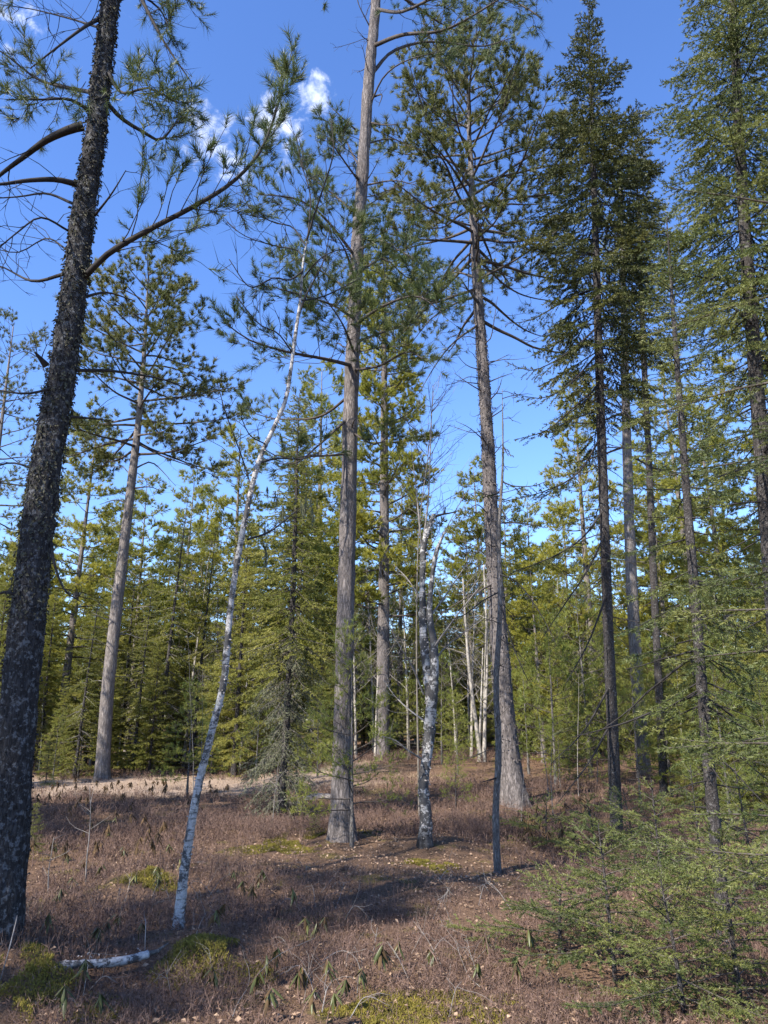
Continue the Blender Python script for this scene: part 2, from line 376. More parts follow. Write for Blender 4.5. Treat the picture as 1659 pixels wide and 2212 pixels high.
# ------------------------------------------------------------------ growing
UP = np.array([0., 0, 1])
def grow(p0, d0, L, n=7, up0=0.0, up1=0.0, wig=.15):
    p = np.array(p0, float); d = nrm(d0); P = [p.copy()]
    for k in range(n):
        t = k / max(n - 1, 1); d = nrm(d + UP * ((up0 * (1 - t) + up1 * t) / n) + rng.normal(size=3) * wig / math.sqrt(n))
        p = p + d * (L / n); P.append(p.copy())
    return np.array(P)
def at(P, t):
    f = t * (len(P) - 1); i = min(int(f), len(P) - 2); w = f - i
    return P[i] * (1 - w) + P[i + 1] * w, nrm(P[i + 1] - P[i])
def azel(az, el): return np.array([cos(az) * cos(el), sin(az) * cos(el), sin(el)])
class Bough:
    """collects wood and twig tips of one branch"""
    def __init__(s): s.w = MB(); s.A = []; s.B = []; s.R = []; s.tipP = []; s.tipD = []
    def twig(s, a, b, r): s.A.append(a); s.B.append(b); s.R.append(r)
    def finish(s):
        if not s.A: return
        A, B, R = np.array(s.A), np.array(s.B), np.array(s.R); th_ = R < .0029
        s.w.sticks(A[~th_], B[~th_], R[~th_], R[~th_] * .55)
        s.w.blades(A[th_], B[th_] - A[th_], np.linalg.norm(B[th_] - A[th_], axis=1), R[th_] * 2.6)
def pine_bough(P, r0, dens=6, sublen=.42, live_from=.3, up=.5, flat=.6, twigs=4, tw=.22, sides=6, tips=True, wig=.3):
    b = Bough(); P = crom(P, max(8, len(P) * 3)); L = np.linalg.norm(np.diff(P, axis=0), axis=1).sum()
    b.w.tube(P, np.linspace(r0, max(r0 * .22, .004), len(P)), sides)
    for k in range(max(3, int(L * dens))):
        t = live_from + (1 - live_from) * (k + rng.random()) / max(3, int(L * dens)); t = min(t, .995)
        p, T = at(P, t); S = nrm(np.cross(T, UP) + 1e-6) * (1 if k % 2 else -1)
        d = nrm(T * .75 + S * rng.uniform(.35, 1.0) + UP * rng.normal(.1, (1 - flat) * .5))
        ls = sublen * min(L, 2.6) * (1.05 - .75 * t) * rng.uniform(.55, 1.2) + .12
        Q = grow(p, d, ls, 4, .0, up, wig); rr = max(r0 * .2 * (1.1 - .6 * t), .0035)
        b.w.tube(Q, np.linspace(rr, max(rr * .4, .002), 5), 4, cap=False)
        for m in range(twigs):
            u = rng.uniform(.3, 1.0) if m else 1.0; q, TT = at(Q, min(u, .99))
            dd = nrm(TT * .8 + rng.normal(size=3) * .45 + UP * (.15 + .4 * up)); l2 = tw * rng.uniform(.5, 1.15)
            e = q + dd * l2; b.twig(q, e, max(rr * .45, .0022)); b.tipP.append(e); b.tipD.append(dd)
    p, T = at(P, 1.0); b.tipP.append(p); b.tipD.append(T)
    b.finish(); return b
def tufts(P, D, k, ln, w, spread=.55, back=.10, up=.12):
    P = np.asarray(P); D = np.asarray(D); n = len(P)
    if not n: return MB()
    m = MB(); R = rng.normal(size=(n, k, 3)); R /= np.linalg.norm(R, axis=-1, keepdims=True)
    dirs = D[:, None] * .78 + R * spread * 1.3 + UP * up; pos = P[:, None] - D[:, None] * (rng.random((n, k, 1)) * back)
    m.blades(pos.reshape(-1, 3), dirs.reshape(-1, 3), ln * rng.uniform(.6, 1.1, n * k) * np.repeat(rng.uniform(.5, 1.35, n), k), w * 1.15); return m
def brush(A, B, per_m, ln, w, ang=.8, flat=0.0):
    A = np.asarray(A, float); B = np.asarray(B, float); m = MB()
    if not len(A): return m
    L = np.linalg.norm(B - A, axis=1); n = np.maximum(2, (L * per_m).astype(int)); idx = np.repeat(np.arange(len(A)), n)
    t = rng.random(len(idx))[:, None]; T = nrm(B - A)[idx]; R = rng.normal(size=(len(idx), 3)); R -= T * (R * T).sum(1, keepdims=True)
    if flat: R[:, 2] *= (1 - flat)
    R = nrm(R); m.blades(A[idx] * (1 - t) + B[idx] * t, T * .75 + R * ang, ln * rng.uniform(.7, 1.2, len(idx)), w); return m
def spruce_branch(p0, az, el, L, r0, spacing=.07, sub=.32, live=.2, droop=-.5, lift=.7, hang=-.1, per_m=90, ln=.025, w=.007, dens_tw=1.0, dead=False, flat=0.0, sides=4, n=8, second=True):
    """returns (wood MB, needles MB, P)"""
    b = Bough(); P = grow(p0, azel(az, el), L, n, droop, lift, .12)
    b.w.tube(P, np.linspace(r0, max(r0 * .25, .002), len(P)), sides, cap=False)
    A, B = [], []
    m = max(4, int(L / spacing * dens_tw))
    for k in range(m):
        t = .08 + .9 * (k + rng.random() * .8) / m; p, T = at(P, min(t, .99)); S = nrm(np.cross(T, UP) + 1e-6) * (1 if k % 2 else -1)
        ls = (sub * L * (1.0 - t) ** .7 * (.35 + min(t * 3, 1) * .65) + .06) * rng.uniform(.6, 1.2)
        d = nrm(T * .75 + S * rng.uniform(.5, 1.0) + UP * rng.normal(hang, .22)); e = p + d * ls + UP * (hang * .25 * ls)
        b.twig(p, e, max(r0 * .16, .0018))
        if not dead and t > live: A.append(p + (e - p) * .12); B.append(e)
        if second and ls > .16:
            for u in np.arange(.35, .95, .09 / ls * .8):
                q = p + (e - p) * u; dd = nrm(d * .8 + np.cross(d, UP) * rng.choice([-1, 1]) * rng.uniform(.4, .9) + rng.normal(size=3) * .15 + UP * hang); q2 = q + dd * ls * .38 * (1.15 - u) * rng.uniform(.6, 1.3)
                b.twig(q, q2, max(r0 * .1, .0014))
                if not dead and t > live * .8: A.append(q); B.append(q2)
    if not dead:
        for k in range(n):
            if (k + .5) / n > max(live, .3): A.append(P[k]); B.append(P[k + 1])
    b.finish(); nd = brush(A, B, per_m * 1.35, ln * 1.1, w * 1.75, .8, flat); return b.w, nd, P

# ------------------------------------------------------------------ hero trees
def hero_trunk(path, Y, r, mat, root, off, sides=32, step=.06, rough=.01, rs=(9, 9, 2.5), flare=.35, name='trunk', extra=None):
    """path: sketch pixels of the trunk's centre line, bottom first; all at distance Y (Y may be a list)"""
    Ys = Y if hasattr(Y, '__len__') else [Y] * len(path)
    P = [W(a, b, y) for (a, b), y in zip(path, Ys)]
    if extra is not None: P += extra
    P[0] = np.array([P[0][0], P[0][1], float(terrain(P[0][0], P[0][1])) - .08])
    ln = np.linalg.norm(np.diff(np.array(P), axis=0), axis=1).sum(); n = max(12, int(ln / step)); C = crom(P, n)
    rad = .7 * np.interp(np.linspace(0, 1, n), np.linspace(0, 1, len(r)), r)
    m = MB(); m.tube(C, rad, sides, rough, rs, flare)
    o = m.build(name, mat, root, off=off); return C, rad, o
def add_bough(root, off, b, wood, needle, k=24, ln=.12, w=.005, spread=.55, label=None, up=.12):
    k = int(k * 1.75)
    br = b.w.build('branch', wood, root, off=off)
    if label: br['label'] = label
    if needle is not None and len(b.tipP):
        tufts(b.tipP, b.tipD, k, ln, w, spread, up=up).build('needles', needle, br, smooth=False, off=off)
    return br
def trunk_at(C, z): 
    i = int(np.argmin(np.abs(C[:, 2] - z))); return C[i], i

# --- 1. dark lichened pine on the left
base = G(-12, 2035); T1Y = base[1]
t1 = thing('pine_tree', base, 'thick near-black trunk crusted with lichen, one needled bough reaching out low to its side', 'tree')
C1, R1, tr1 = hero_trunk([(-12, 2035), (12, 1850), (32, 1600), (52, 1400), (80, 1150), (108, 960), (132, 820), (152, 690), (178, 480), (205, 300), (222, 150), (238, 0)], T1Y, [.205, .19, .18, .17, .155, .143, .133, .125, .117, .11, .105, .10, .08, .04], M['dark_bark'], t1, base, 72, .022, .017, (15, 15, 5), .35, extra=[W(262, -260, T1Y), W(285, -520, T1Y)])
def shaggy(C, R, zlo, zhi, n, mat, parent, off, ln, w, hang):
    zz = rng.uniform(zlo, zhi, n); i = np.clip(np.searchsorted(C[:, 2], zz), 0, len(C) - 1); a = rng.uniform(0, 2 * pi, n)
    O = np.stack([np.cos(a), np.sin(a), np.zeros(n)], -1); P = C[i] + O * (R[i] * rng.uniform(.93, 1.06, n))[:, None]
    D = nrm(O * rng.uniform(.2, .9, (n, 1)) - UP * hang + rng.normal(size=(n, 3)) * .4); m = MB(); m.flakes(P, D, O + rng.normal(size=(n, 3)) * .3, ln * rng.uniform(.5, 1.4, n), w * rng.uniform(.6, 1.3, n))
    o = m.build('bark_lichen', mat, parent, smooth=False, off=off); o['kind'] = 'stuff'; return o
shaggy(C1, R1, 2.3, 11, 5200, M['moss_lichen'], tr1, base, .035, .02, .9)
shaggy(C1, R1, .2, 10, 5200, M['dark_bark'], tr1, base, .018, .018, .2)
def px_branch(pts, Y): return [W(a, b, Y + c) for a, b, c in pts]
# big living bough to the right
b = pine_bough(px_branch([(182, 600, 0), (205, 575, -.1), (245, 540, -.2), (330, 492, -.3), (420, 445, -.35), (500, 395, -.35), (560, 330, -.3), (595, 245, -.25), (618, 150, -.2)], T1Y), .026, 13, .24, .12, .75, .4, 5, .15, 8)
# bias: twigs stand above the limb
add_bough(t1, base, b, M['dark_branch'], M['pine_needle'], 30, .105, .0042, .55, 'dark bough curving up to tufts of long needles')
for pts, r, live, dens in (
    ([(225, 215, 0), (262, 255, .1), (310, 285, .2), (350, 300, .3), (400, 235, .4)], .022, .25, 13),
    ([(232, 150, 0), (262, 200, -.3), (320, 190, -.6), (370, 215, -.8)], .018, .3, 13),
    ([(200, 200, 0), (150, 190, .3), (80, 170, .5), (0, 110, .6), (-60, 90, .7)], .02, .2, 12),
    ([(195, 240, 0), (150, 215, -.3), (90, 215, -.5), (20, 215, -.6)], .018, .3, 12),
    ([(255, 0, 0), (300, -10, .2), (345, 20, .3), (370, 70, .3)], .018, .3, 11),
    ([(250, -60, 0), (310, -80, -.3), (370, -60, -.5), (380, 20, -.5)], .018, .3, 10),
    ([(230, -100, 0), (150, -120, -.3), (60, -90, -.5), (-20, -60, -.5)], .018, .2, 10),
):
    add_bough(t1, base, pine_bough(px_branch(pts, T1Y), r, dens, .32, live, .5, .3, 4, .15), M['dark_branch'], M['pine_needle'], 26, .10, .0042)
def dead_bough(pts, r, dens=5, sub=.4, twigs=3, tw=.2, sides=6, wig=.35, up=.1, live=.15, flat=.3):
    b = pine_bough(pts, r, dens, sub, live, up, flat, twigs, tw, sides, wig=wig); b.tipP = []; return b
for pts, r, dens in (
    ([(180, 272, 0), (150, 280, 0), (100, 303, .1), (50, 340, .2), (0, 378, .3), (-60, 430, .3)], .042, 3.0),
    ([(165, 398, 0), (120, 388, -.1), (60, 390, -.2), (0, 398, -.3), (-80, 400, -.4)], .026, 4),
    ([(158, 440, 0), (100, 418, .2), (40, 425, .3), (-40, 430, .3)], .014, 7),
    ([(150, 500, 0), (90, 470, -.3), (40, 500, -.4), (-30, 560, -.4)], .010, 10),
    ([(145, 540, 0), (100, 515, .3), (40, 545, .5), (-20, 535, .6)], .009, 10),
    ([(138, 592, 0), (70, 607, .2), (0, 575, .4), (-60, 570, .4)], .016, 7),
    ([(218, 38, 0), (180, 60, -.2), (120, 105, -.3), (65, 148, -.3)], .022, 7),
    ([(215, 60, 0), (150, 40, .4), (70, 20, .6), (0, 10, .6)], .012, 9),
    ([(296, -20, 0), (330, 45, -.1), (360, 100, -.1), (415, 180, -.1)], .02, 7),
    ([(205, 465, 0), (240, 420, -.2), (272, 368, -.3)], .012, 3),
    ([(172, 645, 0), (230, 632, .1), (290, 650, .2)], .014, 3),
    ([(165, 800, 0), (250, 802, .2), (360, 822, .5), (420, 850, .7)], .014, 6),
    ([(140, 830, 0), (60, 850, -.2), (-20, 840, -.2)], .014, 7),
    ([(150, 900, 0), (210, 905, .3), (245, 910, .4)], .012, 3),
    ([(110, 1170, 0), (118, 1220, -.1), (140, 1275, -.1), (175, 1300, -.1)], .013, 3),
    ([(100, 790, 0), (75, 760, -.1)], .03, 2),
    ([(55, 1310, 0), (20, 1280, -.1), (-30, 1290, -.1)], .02, 3),
    ([(90, 1020, 0), (20, 1000, .3), (-60, 1030, .4)], .012, 6),
):
    add_bough(t1, base, dead_bough(px_branch(pts, T1Y), r, dens), M['dark_branch'], None)

# --- generic red pine with a random crown
def pine_crown(root, off, C, zlo, ztop, n, lmax, r0, wood, needle, k, ln, w, dens=6, prof=None, el=(-.1, .6), sub=.4, twigs=4, tw=.2, up=.5, spread=.6, az0=None, flat=.5):
    for q in range(n):
        f = (q + rng.random() * .8) / n; z = zlo + (ztop - zlo) * f; p, i = trunk_at(C, z)
        L = lmax * (prof(f) if prof else math.sqrt(max(1 - f, .05))) * rng.uniform(.7, 1.15); az = q * 2.4 + rng.uniform(-.5, .5)
        e = el[0] * (1 - f) + el[1] * f + rng.normal(0, .1)
        P = grow(p, azel(az, e), L, 6, -.1, .55, .22)
        b = pine_bough(P, r0 * (.45 + .55 * (1 - f)), dens, sub, .28, up, flat, twigs, tw, 5)
        add_bough(root, off, b, wood, needle, k, ln, w, spread)
def dead_stubs(root, off, C, R, zlo, zhi, n, lmax, wood, r=.012, el=.1):
    for q in range(n):
        z = rng.uniform(zlo, zhi); p, i = trunk_at(C, z); az = rng.uniform(0, 2 * pi)
        L = lmax * rng.uniform(.2, 1.0) ** 1.3
        P = grow(p, azel(az, el + rng.normal(0, .25)), L + R[i], 5, .1, -.3, .4)
        b = dead_bough(P, r * rng.uniform(.6, 1.2), 2.5, .25, 1, .1, 4, .5, 0, .5); add_bough(root, off, b, wood, None)

# --- 2. red pine behind the clearing, left
base = np.array(W(222, 1660, 22.5)); base[2] = float(terrain(base[0], base[1]))
t2 = thing('pine_tree', base, 'tall grey-barked pine with a rounded crown, standing behind the pale clearing', 'tree')
C2, R2, _ = hero_trunk([(222, 1660), (232, 1500), (250, 1330), (268, 1180), (283, 1050), (297, 930), (308, 810), (314, 720), (318, 640), (322, 590)], 22.5, [.29, .27, .255, .24, .215, .19, .15, .11, .07, .03], M['far_bark'], t2, base, 28, .09, .012)
pine_crown(t2, base, C2, W(300, 985, 22.5)[2], W(320, 590, 22.5)[2], 46, 3.6, .05, M['branch'], M['red_pine_needle'], 20, .18, .017, 5.0, lambda f: (.95 if f < .45 else .95 - 1.25 * (f - .45) ** 1.2) * .95, (-.25, .85), .3, 5, .26)
dead_stubs(t2, base, C2, R2, 2.5, W(300, 985, 22.5)[2], 34, 1.1, M['grey_twig'], .018)
for pts in ([(300, 960, 0), (350, 985, .3), (420, 1010, .5), (470, 1030, .6)], [(296, 1010, 0), (330, 1000, .2), (380, 1050, .3)], [(282, 1090, 0), (250, 1080, .2), (215, 1090, .3)], [(287, 1055, 0), (325, 1052, -.2), (355, 1065, -.2)]):
    add_bough(t2, base, dead_bough(px_branch(pts, 22.5), .03, 3), M['branch'], None)

# --- 3. centre pine
base = G(737, 1812); Y3 = base[1]
t3 = thing('pine_tree', base, 'straight tall pine with fissured pinkish-grey bark beside a thin blotchy sapling', 'tree')
C3, R3, _ = hero_trunk([(737, 1812), (741, 1600), (746, 1350), (752, 1120), (757, 900), (764, 720), (771, 560), (783, 380), (795, 200), (812, 0)], Y3, [.225, .195, .182, .172, .163, .155, .147, .138, .13, .12, .085, .035], M['pine_bark'], t3, base, 60, .035, .018, (13, 13, 3), .6, extra=[W(830, -250, Y3), W(845, -480, Y3)])
for pts, r, live, dens in (
    ([(762, 790, 0), (700, 775, -.8), (620, 760, -1.3), (540, 735, -1.6), (490, 700, -1.8)], .034, .2, 9),
    ([(760, 850, 0), (690, 900, .5), (600, 905, .9), (540, 890, 1.2)], .026, .2, 6),
    ([(756, 900, 0), (690, 960, -.5), (640, 1000, -.8), (590, 1000, -1)], .024, .4, 5),
    ([(755, 930, 0), (810, 960, -.4), (850, 930, -.7)], .022, .3, 7),
    ([(770, 640, 0), (700, 590, .7), (640, 560, 1.2), (600, 590, 1.6)], .028, .2, 9),
    ([(768, 690, 0), (720, 660, -1), (660, 640, -1.6), (590, 620, -2.0)], .028, .2, 9),
    ([(772, 560, 0), (700, 470, -.6), (640, 430, -1.0), (560, 420, -1.3)], .03, .25, 9),
    ([(778, 470, 0), (720, 420, .7), (670, 380, 1.0), (640, 330, 1.2)], .028, .25, 9),
    ([(782, 400, 0), (745, 350, -.4), (715, 300, -.7), (720, 250, -.9)], .022, .25, 9),
    ([(785, 380, 0), (760, 330, .5), (740, 300, .9), (700, 330, 1.3)], .022, .25, 9),
    ([(768, 700, 0), (830, 660, -.9), (900, 640, -1.5), (960, 680, -2)], .03, .2, 8),
    ([(765, 740, 0), (820, 720, .6), (890, 690, 1.1), (940, 620, 1.5)], .03, .2, 8),
    ([(772, 590, 0), (830, 560, .8), (880, 600, 1.3), (930, 600, 1.7)], .026, .2, 8),
    ([(775, 540, 0), (820, 520, -.8), (860, 540, -1.3), (900, 560, -1.6)], .026, .2, 8),
    ([(760, 800, 0), (820, 790, -.8), (880, 760, -1.3), (920, 780, -1.6)], .026, .2, 7),
    ([(764, 760, 0), (740, 700, -1.6), (700, 640, -2.6)], .024, .25, 9),
    ([(770, 610, 0), (745, 540, -1.5), (720, 500, -2.3)], .024, .25, 9),
    ([(805, 100, 0), (870, 75, -.5), (960, 65, -.8), (1060, 10, -1), (1120, -30, -1.1)], .04, .3, 4),
    ([(803, 160, 0), (850, 110, .4), (930, 90, .7), (1040, 100, 1.0), (1110, 80, 1.3)], .036, .35, 5),
    ([(812, 20, 0), (870, 25, -1), (960, -10, -1.6), (1100, 0, -2), (1170, 40, -2.2)], .036, .3, 4),
    ([(800, 225, 0), (830, 165, -.3), (880, 130, -.5), (960, 110, -.6)], .02, .6, 4),
):
    add_bough(t3, base, pine_bough(px_branch(pts, Y3), r, dens * 1.15, .36, live, .55, .35, 5, .2), M['branch'], M['pine_needle'], 24, .125, .0062)
for pts, r in (
    ([(768, 280, 0), (740, 255, -.2), (705, 220, -.3)], .018), ([(805, 210, 0), (825, 205, -.2), (818, 230, -.2)], .02),
    ([(800, 265, 0), (830, 270, -.3), (860, 268, -.4)], .022), ([(795, 310, 0), (840, 300, .2), (880, 310, .3)], .016),
    ([(757, 980, 0), (690, 985, -.4), (600, 985, -.7), (560, 960, -.9)], .022), ([(800, 60, 0), (775, 10, -.2), (770, -20, -.2)], .014),
    ([(790, 400, 0), (850, 390, -.3), (900, 400, -.5)], .018), ([(775, 520, 0), (800, 515, -.6), (850, 490, -1)], .016), ([(748, 1180, 0), (720, 1180, -.1)], .01),
    ([(757, 930, 0), (770, 905, -.4), (790, 960, -.6)], .014),
): add_bough(t3, base, dead_bough(px_branch(pts, Y3), r, 4), M['branch'], None)
pine_crown(t3, base, C3, W(812, 20, Y3)[2], C3[-1, 2], 7, 2.2, .045, M['branch'], M['pine_needle'], 16, .13, .009, 5, None, (.1, .7), .35, 4, .2)

# --- 4. right-hand tall pine
base = G(1110, 1738); Y4 = base[1]
t4 = thing('pine_tree', base, 'tallest full-length pine, pale shaggy trunk, bare dead snags below an airy green crown', 'tree')
C4, R4, tr4 = hero_trunk([(1112, 1738), (1092, 1560), (1080, 1400), (1068, 1230), (1060, 1080), (1052, 930), (1042, 780), (1034, 660), (1027, 540), (1020, 420), (1014, 300), (1010, 190), (1006, 95)], Y4, [.33, .275, .245, .225, .212, .20, .185, .165, .142, .115, .085, .055, .02], M['pine_bark'], t4, base, 52, .045, .022, (10, 10, 4), .5)
shaggy(C4, R4, .5, 12, 2600, M['pine_bark'], tr4, base, .05, .03, 2.6)
pine_crown(t4, base, C4, W(1020, 560, Y4)[2], W(1007, 165, Y4)[2], 56, 3.0, .045, M['branch'], M['red_pine_needle'], 21, .155, .014, 5.0, lambda f: .95 if f < .5 else .95 - 1.15 * (f - .5) ** 1.1, (-.15, .95), .33, 5, .24)
pine_crown(t4, base, C4, W(1034, 690, Y4)[2], W(1022, 470, Y4)[2], 14, 2.6, .045, M['branch'], M['red_pine_needle'], 16, .15, .0085, 3.5, lambda f: 1, (-.35, -.1), .33, 3, .24)
for pts, r in (
    ([(1030, 640, 0), (985, 655, -.6), (930, 690, -1.0), (890, 740, -1.2)], .03), ([(1035, 700, 0), (980, 740, -.5), (940, 790, -.8), (905, 850, -.9)], .028),
    ([(1030, 600, 0), (975, 590, .5), (920, 640, .9), (860, 690, 1.1)], .03), ([(1045, 800, 0), (1010, 790, -.3), (985, 765, -.4)], .016), ([(1045, 830, 0), (1005, 825, -.3), (980, 820, -.4)], .016),
    ([(1050, 850, 0), (1015, 830, -.3), (980, 805, -.4)], .018), ([(1045, 790, 0), (1070, 780, -.2), (1100, 765, -.3)], .016), ([(1046, 830, 0), (1080, 815, -.2), (1110, 805, -.3)], .018),
    ([(1052, 870, 0), (1075, 845, -.2), (1085, 815, -.3)], .018), ([(1055, 905, 0), (1085, 885, -.2), (1090, 870, -.3)], .018), ([(1055, 960, 0), (1015, 925, -.3), (985, 910, -.3)], .016),
    ([(1056, 970, 0), (1040, 940, -.4), (1030, 925, -.5)], .024), ([(1060, 990, 0), (1085, 960, -.3), (1100, 950, -.3)], .014), ([(1040, 740, 0), (1060, 730, -.3), (1075, 640, -.4)], .016),
    ([(1030, 580, 0), (1080, 590, .3), (1130, 610, .5)], .024), ([(1060, 1110, 0), (1045, 1140, -.3), (1035, 1180, -.4)], .02), ([(1062, 1120, 0), (1030, 1090, -.3), (1000, 1120, -.4)], .016),
    ([(1068, 1260, 0), (1010, 1290, -.6), (950, 1330, -.9), (930, 1370, -1)], .022),
): add_bough(t4, base, dead_bough(px_branch(pts, Y4), r, 2.2, .25, 1, .15, 5, .4, 0, .3), M['branch'], None)

dead_stubs(t4, base, C4, R4, 4.5, 12, 34, 1.1, M['branch'], .014)
dead_stubs(t3, np.array(t3.location), C3, R3, 6, 15, 26, 1.1, M['branch'], .012)
# --- spruces
def spruce(root, off, C, R, zlo, ztop, gap, prof, wood, needle, zdead=None, el=(-.35, .7), per_m=90, ln=.028, w=.008, spacing=.07, sub=.34, nper=5, live=.25, second=True, dead_len=1.0, hang=-.15, split=True, lift=.7, droop=-.5, flat=0.0, dead_gap=.3, ndead=3, skip=0.0):
    z = zlo; W_, N_ = MB(), MB()
    while z < ztop:
        f = (z - zlo) / (ztop - zlo); a0 = rng.uniform(0, 6.28)
        for q in range(nper if f < .93 else 4):
            if rng.random() < skip: continue
            L = max(.12, prof(f) * rng.uniform(.65, 1.15)); p, i = trunk_at(C, z + rng.uniform(-.5, .5) * gap)
            e = el[0] + (el[1] - el[0]) * f ** 1.5 + rng.normal(0, .1)
            wd, nd, P = spruce_branch(p, a0 + q * 6.283 / nper + rng.uniform(-.4, .4), e, L, .004 + .006 * L, spacing, sub, live * (1 - f), droop * (1 - f * .7), lift, hang, per_m, ln, w, second=second, flat=flat)
            if split:
                br = wd.build('branch', wood, root, off=off); nd.build('needles', needle, br, smooth=False, off=off)
            else:
                W_.v += wd.v; W_.q += [x + W_.n for x in wd.q]; W_.t += [x + W_.n for x in wd.t]; W_.n += wd.n
                N_.v += nd.v; N_.t += [x + N_.n for x in nd.t]; N_.n += nd.n
        z += gap * (1.1 - .5 * f)
    if zdead is not None:
        z = zdead
        while z < zlo + .5:
            for q in range(ndead):
                p, i = trunk_at(C, z + rng.uniform(-.3, .3) * dead_gap); L = dead_len * rng.uniform(.3, 1.2) * (.4 + .6 * (z - zdead) / max(zlo - zdead, .1))
                wd, nd, P = spruce_branch(p, rng.uniform(0, 6.28), rng.uniform(-.6, 0), L + .1, .005 + .007 * L, .11, .3, .2, -.4, .3, -.35, dead=True, second=L > .5)
                if split: wd.build('branch', wood, root, off=off)
                else:
                    W_.v += wd.v; W_.q += [x + W_.n for x in wd.q]; W_.t += [x + W_.n for x in wd.t]; W_.n += wd.n
            z += dead_gap
    if not split:
        W_.build('branches', wood, root, off=off); N_.build('needles', needle, root, smooth=False, off=off)

base = G(1332, 1815); Y5 = base[1]
t5 = thing('spruce_tree', base, 'tall dark spruce with a narrow pointed top and long drooping bare lower limbs', 'tree')
C5, R5, tr5 = hero_trunk([(1332, 1815), (1322, 1550), (1312, 1300), (1304, 1080), (1297, 880), (1291, 680), (1286, 500), (1280, 320), (1275, 160), (1270, 8)], Y5, [.125, .118, .112, .108, .102, .095, .085, .065, .04, .01], M['spruce_bark'], t5, base, 36, .04, .012, (22, 22, 14), .25)
def px_spruce_branch(root, off, pts, Y, r, needle, wood, t0=.35, sub=.3, per_m=95, ln=.028, w=.0075, spacing=.06, hang=-.15, dead=False):
    P = crom([W(a, b, Y + c) for a, b, c in pts], 12); bb = Bough(); bb.w.tube(P, np.linspace(r, .004, 12), 5)
    L = np.linalg.norm(np.diff(P, axis=0), axis=1).sum(); A, B = [], []; m = int(L / spacing)
    for k in range(m):
        t = .08 + .9 * (k + rng.random()) / m; p, T = at(P, min(t, .99)); S = nrm(np.cross(T, UP)) * (1 if k % 2 else -1)
        ls = (sub * L * (1.02 - t) + .08) * rng.uniform(.5, 1.2); d = nrm(T * .7 + S * rng.uniform(.4, 1) + UP * rng.normal(hang, .25)); e = p + d * ls
        bb.twig(p, e, .0028)
        if t > t0 and not dead: A.append(p + (e - p) * .2); B.append(e)
        for u in np.arange(.3, .95, .1 / ls):
            q = p + (e - p) * u; dd = nrm(d * .8 + np.cross(d, UP) * rng.choice([-1, 1]) * .7 + rng.normal(size=3) * .2 + UP * hang); q2 = q + dd * ls * .35 * rng.uniform(.4, 1.2); bb.twig(q, q2, .002)
            if t > t0 and not dead: A.append(q); B.append(q2)
    bb.finish(); br = bb.w.build('branch', wood, root, off=off)
    if not dead: brush(A, B, per_m * 1.3, ln * 1.1, w * 1.7).build('needles', needle, br, smooth=False, off=off)
z500 = W(1286, 470, Y5)[2]; ztop5 = W(1270, 8, Y5)[2]
zl5 = W(1297, 860, Y5)[2]
def prof5(f): return float(np.interp(f, [0, .2, .45, .6, .8, 1], [1.05, 1.35, 1.5, 1.15, .6, .1]))
spruce(t5, base, C5, R5, zl5, ztop5, .27, prof5, M['dark_branch'], M['spruce_needle'], W(1315, 1450, Y5)[2], (-.5, .75), 125, .04, .0095, .046, .42, 5, .42, True, 1.0, hang=-.2, skip=.06)
for pts, dead in (
    ([(1297, 700, 0), (1230, 760, -.4), (1150, 800, -.6), (1090, 780, -.7)], False), ([(1292, 620, 0), (1220, 650, .3), (1150, 690, .5), (1090, 700, .7)], False),
    ([(1298, 830, 0), (1240, 880, -.4), (1180, 930, -.6), (1110, 950, -.8)], False), ([(1295, 760, 0), (1230, 830, -.6), (1170, 860, -.9), (1110, 850, -1.1)], False),
    ([(1300, 940, 0), (1250, 1020, -.4), (1180, 1060, -.7), (1080, 1085, -.9)], False), ([(1305, 1100, 0), (1260, 1160, -.3), (1200, 1200, -.5), (1100, 1240, -.7)], False),
    ([(1308, 1150, 0), (1270, 1230, -.6), (1210, 1320, -1.1), (1170, 1380, -1.3)], True), ([(1312, 1280, 0), (1270, 1390, -.6), (1220, 1480, -.9)], True), ([(1318, 1480, 0), (1260, 1580, -.5), (1190, 1650, -.8)], True),
    ([(1300, 600, 0), (1360, 650, -.4), (1400, 690, -.6)], False), ([(1297, 820, 0), (1350, 890, -.4), (1390, 950, -.6)], True), ([(1320, 1560, 0), (1270, 1650, -.6), (1200, 1740, -1)], True),
): px_spruce_branch(t5, base, pts, Y5, .02, M['spruce_needle'], M['dark_branch'], dead=dead)

base = np.array(W(1432, 1715, 14.5)); base[2] = float(terrain(base[0], base[1]))
t6 = thing('spruce_tree', base, 'slim dark spruce right behind the tall pointed one, its top much lower', 'tree')
C6, R6, _ = hero_trunk([(1432, 1715), (1424, 1500), (1412, 1250), (1402, 1000), (1392, 800), (1384, 600), (1377, 420), (1371, 255)], 14.5, [.11, .105, .10, .095, .085, .065, .04, .01], M['spruce_bark'], t6, base, 24, .06, .01, (22, 22, 14), .25)
spruce(t6, base, C6, R6, W(1390, 760, 14.5)[2], W(1371, 255, 14.5)[2], .24, lambda f: .95 * (1 - f) ** .8 + .12, M['dark_branch'], M['spruce_needle'], W(1415, 1400, 14.5)[2], (-.3, .7), 85, .042, .010, .065, .38, 6, .1, True, .9)

